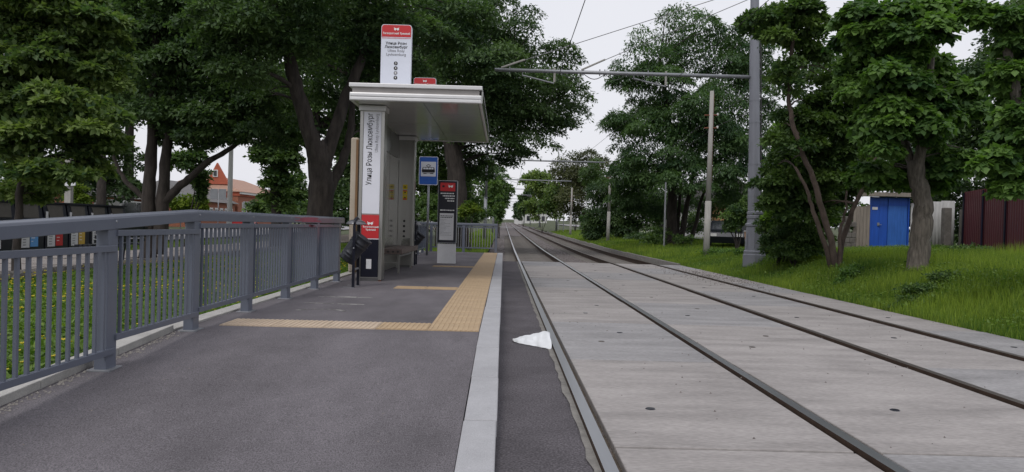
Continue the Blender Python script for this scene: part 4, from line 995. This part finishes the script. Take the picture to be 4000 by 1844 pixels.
tree('maple_tree', 'dark double trunk tree with long bare branch reaching towards the houses', 'tree',
     [([g0]+PT(Y, (374, 520), (378, 420), (385, 300), (392, 160), (395, 20)), .2, .09),
      (PT(Y, (402, 640), (408, 530), (414, 440), (424, 330), (440, 190), (450, 40)), .2, .07),
      (PT(Y, (412, 510), (440, 478), (475, 450), (520, 410), (570, 380), (620, 345)), .13, .05),
      (PT(Y, (372, 505), (330, 470), (300, 430), (282, 385), (270, 340)), .08, .03)],
     [E(420, 220, Y, 130, 90), E(520, 290, Y-.5, 110, 55), E(320, 90, Y+1, 120, 90), E(545, 180, Y-.5, 110, 90), E(430, 60, Y, 140, 90), E(470, 340, Y+.5, 90, 28), E(590, 330, Y, 60, 40), E(330, 250, Y+1.5, 70, 70), E(540, 60, Y, 110, 80), E(600, 260, Y+1, 60, 60)],
     70000, .13, .6, 'leaf_dark', spread=3.0)
Y = 14
g0 = at(40, 760, Y); g0.z = .05
tree('maple_tree', 'leafy maple with layered light green sprays in front of the containers', 'tree',
     [([g0]+PT(Y, (45, 560), (55, 420), (70, 280), (90, 120), (100, -40)), .075, .04), (PT(Y, (52, 440), (110, 360), (170, 300), (220, 250)), .07, .02)],
     [E(90, 110, Y, 120, 75), E(190, 270, Y-.5, 110, 60), E(60, 350, Y-.5, 110, 55), E(210, 70, Y, 100, 60), E(235, 350, Y, 70, 40), E(120, 430, Y-.6, 110, 32), E(10, 230, Y, 90, 70), E(270, 170, Y, 55, 45), E(150, 180, Y+1, 120, 60), E(120, 20, Y, 160, 50), E(20, 30, Y+.5, 100, 60), E(60, 480, Y+.5, 80, 26), E(225, 420, Y+.3, 50, 24)],
     62000, .115, .62, 'leaf_maple', spread=3.4, flat=.28, droop=.3, bough=8)
Y = 30
g0 = at(695, 560, Y); g0.z = .05
tree('ivy_tree', 'narrow ivy covered tree trunk between the brick houses and the forked tree', 'tree', [([g0]+PT(Y, (694, 470), (692, 400), (690, 320), (690, 220)), .22, .08)],
     [E(692, 480, Y, 34, 55), E(692, 410, Y, 38, 55), E(700, 330, Y, 60, 50), E(665, 385, Y, 40, 22), E(720, 370, Y, 40, 40), E(690, 250, Y, 70, 60)], 20000, .15, .7, 'leaf_mid', spread=2.6)
for i, (cl, n, lf, lb, cat) in enumerate((
    ([E(60, 430, 36, 90, 60), E(170, 440, 36, 90, 55), E(260, 460, 37, 60, 50), E(40, 330, 38, 90, 70), E(150, 330, 38, 110, 70), E(300, 420, 38, 50, 55)], 26000, 'leaf_dark', 'dark green leafy tree behind the waste containers', 'tree'),
    ([E(260, 240, 33, 70, 80), E(100, 200, 36, 160, 100), E(280, 90, 34, 90, 90)], 13000, 'leaf_mid', 'tall tree filling the gap behind the layered maple', 'tree'))):
    c = cl[0]; g = Vector((c[0], c[1], .05)); tree('background_tree', lb, cat, [([g, Vector((c[0], c[1], c[2]+2))], .2, .1)], cl, n, .19, .6, lf)
for cl, lb in (([E(330, 130, 44, 170, 120), E(560, 150, 46, 150, 120), E(450, 40, 46, 200, 90), E(200, 60, 44, 160, 110), E(90, 250, 42, 120, 90), E(430, 270, 45, 90, 45)], 'broad dark crown rising behind the double trunk tree'),
               ([E(800, 120, 44, 160, 120), E(960, 150, 46, 130, 120), E(1060, 260, 48, 110, 110), E(880, 300, 46, 90, 90), E(900, 30, 46, 200, 90), E(980, 380, 48, 100, 70), E(740, 260, 44, 60, 70)], 'broad dark crown rising behind the shelter roof')):
    c = cl[0]; g = Vector((c[0], c[1], .1)); tree('background_tree', lb, 'tree', [([g, Vector((c[0], c[1], c[2]+2))], .3, .15)], cl, 30000, .3, .6, 'leaf_dark', fill=.35)
def bush(name, label, cl, n, L, asp, leaf, cat='bush', zf=None, **kw):
    if cat == 'plant': cl = [(q[0], q[1], terrain(q[0], q[1])+q[5]*.7, q[3]*1.15, q[4]*1.15, q[5], 1.) for q in cl]
    c = cl[0]; z = zf if zf is not None else terrain(c[0], c[1]) if c[0] > 6.4 or c[0] < -3 else rise(c[1])
    g = Vector((c[0], c[1], z)); stems = []
    for k in range(5):
        if cat == 'plant': stems.append(([g+Vector((.05*k, 0, -.05)), g+Vector((.05*k+.02, 0, .1))], .006, .004)); continue
        q = random.choice(cl); e = Vector((q[0]+random.uniform(-.5, .5)*q[3], q[1]+random.uniform(-.4, .4)*q[4], max(q[2], z+.2))); stems.append(([g+Vector((random.uniform(-.1, .1), random.uniform(-.1, .1), -.1)), g.lerp(e, .5)+Vector((0, 0, .1)), e], .03, .01))
    kw = {'flat': .6, 'fill': .4, **kw}; return tree(name, label, cat, stems, cl, n, L, asp, leaf, base=g, connect=False, **kw)
bush('leafy_bush', 'bright leafy bush between the dark double trunk and the houses', [E(478, 512, 34, 40, 22), E(455, 525, 34, 25, 20)], 3500, .13, .7, 'leaf_bright')
bush('leafy_bush', 'yellow green young shrub behind the container row', [E(192, 495, 31, 18, 38), E(205, 510, 31, 14, 22)], 2200, .12, .6, 'leaf_bright')
bush('leafy_bush', 'pale green tree crown hanging beside the bare branch', [E(470, 400, 30, 42, 28), E(502, 445, 31, 22, 30), E(506, 485, 31, 9, 26)], 5000, .15, .6, 'leaf_mid', cat='tree')
bush('hedge_tree', 'green tree mass on the street behind the ivy covered trunk', [E(745, 470, 60, 30, 42), E(735, 500, 60, 40, 30), E(720, 525, 58, 60, 22), E(660, 520, 62, 40, 18)], 9000, .28, .6, 'leaf_mid', cat='tree')
bush('hedge_tree', 'dark shrub mass behind the litter bin and the forked trunk', [E(850, 500, 40, 55, 60), E(880, 430, 42, 40, 80), E(760, 540, 38, 90, 14), E(840, 550, 36, 50, 18)], 12000, .2, .6, 'leaf_dark')
# tree leaning over the track past the platform
Y = 37
g0 = at(1152, 570, Y); g0.z = rise(Y)-.05
tree('broad_tree', 'big dark tree leaning over the tracks beyond the platform end', 'tree',
     [([g0]+PT(Y, (1150, 480), (1142, 400), (1130, 330)), .52, .38), (PT(Y, (1135, 345), (1100, 250), (1070, 150)), .25, .08), (PT(Y, (1140, 390), (1190, 310), (1240, 230), (1290, 150)), .25, .08),
      (PT(Y, (1190, 310), (1270, 290), (1350, 270), (1420, 240)), .15, .05)],
     [E(1130, 90, Y+2, 110, 100), E(1240, 60, Y+1, 90, 65), E(1310, 90, Y, 65, 65), E(1190, 190, Y-1, 110, 90), E(1290, 210, Y-1, 100, 85), E(1420, 175, Y, 55, 65), E(1400, 240, Y, 75, 70), E(1340, 320, Y, 80, 55), E(1240, 330, Y, 90, 70), E(1110, 320, Y+1, 90, 70), E(1290, 390, Y+2, 45, 40), E(1090, 190, Y+2, 80, 90), E(1140, 400, Y+4, 60, 50), E(1200, 420, Y+3, 50, 45), E(1260, 150, Y+2, 120, 90), E(1200, 270, Y+2, 120, 90), E(1320, 250, Y+2, 100, 90), E(1050, 380, Y+4, 60, 60)],
     110000, .175, .45, 'leaf_dark', spread=2.6, hang=.5)
bush('hedge', 'tall green hedge shrubs behind the end railing of the platform', [E(1100, 520, 36, 30, 36), E(1190, 540, 36, 45, 22), E(1195, 530, 38, 14, 28), E(1140, 550, 35, 50, 16), E(1095, 440, 40, 28, 60), E(1165, 470, 44, 28, 60)], 17000, .14, .55, 'leaf_mid')
bush('background_tree', 'dense green tree row filling the view behind the timetable totem', [E(1110, 470, 62, 60, 75), E(1180, 490, 64, 36, 55), E(1060, 520, 60, 50, 40), E(1130, 540, 58, 70, 22), E(1040, 430, 62, 50, 60)], 15000, .28, .6, 'leaf_mid', cat='tree')
bush('flowering_shrub', 'yellow green flowering shrub behind the timetable totem', [E(1185, 520, 34, 20, 14), E(1170, 535, 34, 14, 10)], 1600, .1, .6, 'leaf_bright')
bush('trackside_hedge', 'green bushes lining the far track on the platform side', [E(1256, 525, 70, 9, 34), E(1258, 480, 80, 22, 40), E(1240, 500, 75, 20, 50), E(1250, 530, 85, 10, 30)], 8000, .3, .6, 'leaf_mid')
bush('trackside_hedge', 'far trees by the crossing on the platform side of the track', [E(1255, 500, 140, 18, 45), E(1245, 460, 130, 22, 40), E(1225, 430, 120, 25, 50)], 6000, .5, .6, 'leaf_dark', cat='tree')
# --- right side
Y = 46
def gp(vx, Y_): p = at(vx, 600, Y_); p.z = terrain(p.x, Y_)-.05; return p
tree('locust_tree', 'large feathery locust tree with drooping sprays behind the concrete pole', 'tree',
     [([gp(1690, Y)]+PT(Y, (1690, 540), (1692, 470), (1690, 400), (1680, 280), (1660, 150)), .36, .1), ([gp(1712, Y)]+PT(Y, (1722, 550), (1735, 480), (1760, 380), (1800, 250)), .2, .07), ([gp(1735, Y)]+PT(Y, (1752, 560), (1765, 500), (1800, 420)), .14, .06), ([gp(1705, Y+1)]+PT(Y+1, (1705, 560), (1710, 480), (1700, 350)), .15, .06)],
     [E(1625, 115, Y, 65, 60, w=.45), E(1710, 60, Y, 70, 65, w=.5), E(1650, 215, Y, 95, 70), E(1590, 315, Y, 70, 60), E(1700, 330, Y-2, 100, 75), E(1800, 280, Y-2, 95, 75), E(1790, 140, Y, 75, 80, w=.7), E(1620, 420, Y-1, 85, 45), E(1740, 440, Y-3, 100, 40), E(1835, 390, Y-3, 65, 65), E(1850, 210, Y, 60, 80), E(1580, 420, Y+2, 38, 45), E(1560, 330, Y+1, 40, 40, w=.7), E(1570, 200, Y, 40, 40, w=.4), E(1850, 470, Y-1, 50, 40), E(1900, 330, Y, 60, 110), E(1890, 130, Y, 60, 90, w=.8), E(1590, 480, Y+3, 42, 40), E(1660, 500, Y+3, 110, 40)],
     112000, .22, .33, 'leaf_locust', spread=2.4, flat=.35, droop=.5, hang=.7, per=30)
bush('dark_thicket', 'dark shady thicket at the foot of the locust tree', [E(1590, 555, 62, 60, 45), E(1640, 530, 60, 60, 55), E(1560, 575, 62, 50, 28), E(1610, 600, 56, 40, 14), E(1640, 480, 62, 80, 50)], 15000, .22, .55, 'leaf_dark')
bush('undergrowth', 'low undergrowth between the locust trunks and the parked cars', [E(1660, 590, 44, 25, 22), E(1740, 560, 52, 40, 30), E(1720, 600, 43, 30, 10), E(1820, 520, 48, 60, 30), E(1640, 600, 43, 22, 14)], 7000, .17, .55, 'leaf_mid')
bush('conifer', 'dark upright evergreen beside the pole with the rust streak', [E(1505, 500, 63, 34, 70), E(1510, 560, 62, 40, 40), E(1495, 440, 64, 24, 40), E(1545, 520, 62, 30, 60)], 14000, .26, .35, 'leaf_dark', cat='tree', hang=.6)
bush('brownish_tree', 'olive brown sparse tree behind the far pole', [E(1450, 480, 96, 45, 60), E(1480, 405, 96, 34, 30, w=.45), E(1415, 440, 98, 36, 36), E(1500, 430, 94, 34, 40, w=.8), E(1445, 400, 96, 30, 20, w=.4), E(1460, 540, 96, 34, 20)], 15000, .34, .45, 'leaf_brown', cat='tree')
bush('green_tree', 'fresh green tree along the far grass verge', [E(1365, 470, 105, 36, 42), E(1395, 510, 100, 34, 40), E(1345, 520, 115, 24, 28), E(1340, 450, 120, 20, 22)], 12000, .42, .6, 'leaf_maple', cat='tree')
bush('green_tree', 'small dark tree row near the far crossing', [E(1318, 520, 170, 12, 22), E(1305, 530, 200, 10, 18), E(1330, 495, 160, 16, 26)], 5000, .7, .6, 'leaf_dark', cat='tree')
bush('verge_bush', 'rounded green bush by the grass in front of the parked dark car', [E(1486, 572, 66, 20, 20), E(1480, 552, 68, 14, 14)], 3500, .22, .6, 'leaf_mid')
# multi-stem tree and bushes on the bank
Y = 18
g0 = at(2105, 668, Y); g0.z = terrain(g0.x, Y)-.05
tree('multi_stem_tree', 'multi stemmed tree with smooth brown leaning stems on the grass bank', 'tree',
     [([g0]+PT(Y, (2092, 610), (2072, 545), (2052, 470), (2020, 390), (1992, 300), (1983, 230), (1992, 130), (2005, 20)), .085, .035), ([g0+Vector((-.05, .1, 0))]+PT(Y, (2070, 600), (2045, 530), (2030, 480), (2000, 420)), .065, .03), ([g0+Vector((.08, .1, 0))]+PT(Y+.3, (2122, 600), (2145, 530), (2172, 470), (2195, 420), (2220, 330)), .07, .03), ([g0+Vector((.03, -.1, 0))]+PT(Y, (2112, 600), (2125, 540), (2130, 480)), .045, .02)],
     [E(1975, 50, Y, 85, 55), E(2040, 110, Y+.5, 50, 45, w=.7), E(1985, 190, Y, 38, 40, w=.6), E(2090, 280, Y+1, 85, 55), E(2000, 330, Y+.6, 50, 55), E(1960, 450, Y+1.5, 42, 75), E(2060, 420, Y+1.5, 75, 60), E(2150, 350, Y+1, 65, 50), E(2030, 510, Y+1.5, 60, 40), E(2110, 190, Y+1, 55, 45, w=.6), E(1900, 60, Y+1, 45, 35, w=.8), E(2120, 470, Y+2.5, 50, 40)],
     56000, .115, .62, 'leaf_mid', spread=2.8, bark='bark_brown')
bush('vine_thicket', 'bright leafy climber mass close beside the ornate pole', [E(1968, 470, 21.2, 28, 78), E(1966, 370, 21.3, 26, 65), E(1985, 545, 21, 36, 42), E(1962, 550, 21.2, 28, 32), E(2012, 450, 21.6, 32, 70), E(2060, 520, 21, 40, 50), E(1975, 605, 21, 40, 34), E(2015, 620, 20.8, 45, 24)], 24000, .115, .8, 'leaf_climber')
bush('privet_bush', 'dark spreading bush at the foot of the ornate pole', [E(2010, 590, 20.2, 48, 36), E(1965, 595, 20.6, 42, 30), E(2050, 600, 20, 40, 32), E(1940, 565, 21.4, 34, 22), E(2000, 628, 20, 62, 20), E(1935, 622, 21.2, 26, 16)], 15000, .09, .5, 'leaf_mid')
bush('privet_bush', 'light leaved bush between the parked van and the ornate pole', [E(1860, 545, 27, 34, 28), E(1838, 565, 27, 20, 16), E(1880, 520, 27, 16, 26)], 5000, .1, .5, 'leaf_mid')
Y = 15.3
g0 = at(2308, 675, Y); g0.z = terrain(g0.x, Y)-.05
tree('lime_tree', 'thick trunked tree with big heart shaped leaves in front of the pale sheet fence', 'tree',
     [([g0]+PT(Y, (2313, 620), (2322, 555), (2320, 500), (2308, 450), (2304, 405)), .215, .15), (PT(Y, (2304, 445), (2316, 380, -.1), (2322, 290, -.2), (2342, 190, -.2), (2345, 40)), .12, .05), (PT(Y, (2304, 440), (2278, 360, .2), (2256, 240, .4), (2240, 60, .4)), .1, .04)],
     [E(2195, 90, Y, 85, 90), E(2290, 60, Y-.4, 90, 70), E(2240, 210, Y-.5, 95, 65), E(2200, 330, Y-.5, 65, 60), E(2320, 300, Y-.4, 80, 60), E(2400, 250, Y, 70, 55), E(2390, 400, Y, 70, 40), E(2300, 190, Y+.6, 90, 70), E(2200, 430, Y+.4, 60, 36), E(2400, 10, Y+.5, 60, 32), E(2270, 430, Y+.8, 50, 40), E(2340, 450, Y+1, 60, 26), E(2150, 190, Y+.5, 40, 60)],
     52000, .125, .92, 'leaf_heart', spread=2.6, hang=.9, droop=.35, bark='bark_pale')
Y = 11
g0 = Vector((8.3, 11, .5))
tree('lime_tree', 'overhanging tree with heart shaped leaves and a leaning pale limb beside the maroon fence', 'tree',
     [([g0]+PT(Y, (2640, 500), (2590, 380), (2570, 310), (2552, 210), (2535, 130), (2525, 40)), .12, .05), (PT(Y, (2590, 380), (2560, 420), (2520, 440)), .04, .015)],
     [E(2550, 60, Y, 60, 55), E(2520, 180, Y, 38, 45), E(2560, 320, Y-.3, 48, 60), E(2510, 400, Y-.3, 50, 36), E(2545, 470, Y-.3, 46, 24), E(2470, 30, Y, 40, 26), E(2590, 180, Y+.3, 50, 90), E(2600, 420, Y, 50, 80)],
     22000, .105, .85, 'leaf_heart', spread=2.6, hang=.9, droop=.35, bark='bark_pale')
bush('background_tree', 'dark tree crown shading the yard behind the blue gate', [E(2250, 420, 33, 110, 45), E(2420, 340, 32, 110, 70), E(2530, 330, 31, 70, 80), E(2120, 440, 34, 80, 50), E(2160, 330, 34, 90, 60), E(2300, 330, 34, 120, 70), E(2450, 200, 33, 90, 60), E(2560, 180, 33, 60, 90), E(2130, 540, 32, 50, 30), E(2060, 330, 34, 70, 80), E(2040, 520, 33, 60, 60), E(2240, 130, 34, 120, 100), E(2560, 60, 33, 70, 60), E(2000, 180, 34, 50, 90, w=.7), E(2300, 520, 35, 90, 50), E(2440, 480, 34, 80, 50), E(2540, 460, 33, 60, 50), E(2180, 560, 35, 60, 50), E(2400, 580, 35, 120, 40)], 66000, .19, .6, 'leaf_dark', cat='tree')
bush('weed_plant', 'leafy weed growing at the foot of the leaning stems', [E(2140, 640, 16.5, 28, 22), E(2125, 665, 16.2, 26, 14), E(2160, 615, 16.8, 16, 14)], 2200, .075, .45, 'leaf_heart', cat='plant', fill=.9, flat=1.)
bush('nettle_patch', 'low dark weed clump on the bank below the thick trunk', [E(2330, 700, 13.3, 60, 18), E(2300, 712, 13, 44, 16), E(2380, 695, 13.5, 44, 18), E(2260, 720, 12.8, 30, 12)], 9000, .055, .5, 'leaf_mid', cat='plant', fill=.9, flat=1.)
bush('nettle_patch', 'weeds along the foot of the yard fences', [E(2440, 640, 22, 60, 10), E(2360, 632, 24, 40, 9), E(2250, 640, 20, 40, 8)], 3000, .08, .5, 'leaf_mid', cat='plant', fill=.9, flat=1.)
bush('nettle_patch', 'low green plants under the concrete pole and parked cars', [E(1800, 620, 30, 40, 12), E(1840, 612, 29, 30, 12), E(1870, 625, 26, 24, 12)], 3200, .08, .5, 'leaf_heart', cat='plant', fill=.9, flat=1.)

# --- grass, meadow, flowers
tv = np.vectorize(terrain)
def blades(name, label, n, xf, yf, hmin, hmax, wid, m_, zf=None, tmean=.5, lean=.5):
    y = yf(RNG.random(n)); x = xf(RNG.random(n), y); z = (zf or tv)(x, y)
    a = RNG.random(n)*6.283; h = hmin+(hmax-hmin)*RNG.random(n)**1.5
    patch = .5+.28*np.sin(x*1.7+1.3*np.sin(y*.9))*np.sin(y*1.1+x*.6)
    h *= .6+.9*patch
    s = np.stack([np.cos(a), np.sin(a), 0*a], 1)*wid*(.5+RNG.random((n, 1))); b = RNG.random(n)*6.283
    tip = np.stack([np.cos(b)*h*lean*RNG.random(n), np.sin(b)*h*lean*RNG.random(n), h], 1); P = np.stack([x, y, z-.01], 1)
    V = np.stack([P-s, P+s, P+tip], 1).reshape(-1, 3)
    o = cloud_mesh(name, V, 3, RNG.normal(tmean, .2, n)+(patch-.5)*.9, m_, kind='stuff', origin=(float(x.mean()), float(y.mean()), 0.)); return props(o, label, 'grass')
blades('bank_grass', 'short green grass covering the bank beside the slabs', 240000, lambda u, y: 6.40+u*(1.2+(y-4)*.33), lambda u: 6+u**1.4*26, .06, .21, .008, 'grass')
blades('bank_grass', 'tufted taller grass along the upper bank', 16000, lambda u, y: 8.6+u*4.5, lambda u: 10+u*9, .18, .42, .006, 'grass', tmean=.62)
blades('verge_grass', 'green grass verge beside the far tracks', 90000, lambda u, y: 6.45+u*(5+.06*y), lambda u: 28+u**1.5*80, .08, .22, .016, 'grass')
blades('verge_grass', 'rough grass beside the far track past the platform end', 26000, lambda u, y: -3.3+u*2.55, lambda u: 29.2+u**1.5*80, .1, .35, .012, 'grass', zf=lambda x, y: np.vectorize(rise)(y)-.03)
blades('lawn_grass', 'grass around the footpath and the containers', 60000, lambda u, y: np.where(u < .6, -3.2-u*8.6, -12.5-(u-.6)*10), lambda u: 10+u*32, .05, .16, .01, 'grass')
# flower meadow beside the platform
n = 150000; y = 3.2+RNG.random(n)**1.3*19; x = -3.16-RNG.random(n)**1.15*5.2
z = tv(x, y)+RNG.random(n)*.13*(.5+.5*np.sin(x*2.3)*np.sin(y*1.9)+.35); P = np.stack([x, y, z], 1)
D = unit(RNG.normal(size=(n, 3))*np.array([1, 1, .35])+np.array([0, 0, .25])); Nn = unit(np.array([0, 0, 1.])+RNG.normal(size=(n, 3))*.45); Nn = unit(Nn-D*np.sum(Nn*D, 1, keepdims=True))
l = .03+.05*RNG.random(n)
o = cloud_mesh('meadow', leaf_faces(P, D, Nn, l, l*.6), 4, RNG.normal(.5, .2, n), 'groundleaf', kind='stuff', origin=(-5.5, 10, 0)); props(o, 'low green leaves of the flower meadow beside the platform', 'meadow')
n = 2300; y = 3.4+RNG.random(n)**1.2*17; x = -3.2-RNG.random(n)*4.9; keep = (np.sin(x*1.3+.7)*np.sin(y*.8+x*.4) > -.35)
x, y = x[keep], y[keep]; n = len(x); z = tv(x, y)+.13+RNG.random(n)*.1
V = []
for k in range(5):                                  # five petals each
    a = 1.2566*k+RNG.random(n)*.3; D = np.stack([np.cos(a), np.sin(a), .35+.5*RNG.random(n)], 1); D = unit(D); Nn = np.tile(np.array([0, 0, 1.]), (n, 1)); Nn = unit(Nn-D*np.sum(Nn*D, 1, keepdims=True))
    l = np.full(n, .026)*(.8+.5*RNG.random(n)); V.append(leaf_faces(np.stack([x, y, z], 1), D, Nn, l, l*.95))
o = cloud_mesh('buttercups', np.concatenate(V), 4, RNG.random(n*5), 'petal', kind='stuff', origin=(-5.5, 10, 0)); props(o, 'yellow buttercup flowers dotted over the meadow', 'flowers')

n = 60000; y = 7+RNG.random(n)**1.3*24; x = 6.5+RNG.random(n)**.9*(1.6+(y-6)*.3); keep = np.sin(x*2.2+y*.7)*np.sin(y*1.3-x) > -.2; x, y = x[keep], y[keep]; n = len(x)
P = np.stack([x, y, tv(x, y)+RNG.random(n)**1.5*.16], 1)
D = unit(RNG.normal(size=(n, 3))*np.array([1, 1, .5])+np.array([0, 0, .3])); Nn = unit(np.array([0, 0, 1.])+RNG.normal(size=(n, 3))*.45); Nn = unit(Nn-D*np.sum(Nn*D, 1, keepdims=True))
l = .03+.05*RNG.random(n)
o = cloud_mesh('bank_weeds', leaf_faces(P, D, Nn, l, l*.5), 4, RNG.normal(.55, .25, n), 'groundleaf', kind='stuff', origin=(9, 16, 0)); props(o, 'broad leaved weeds growing through the grass bank', 'weeds')
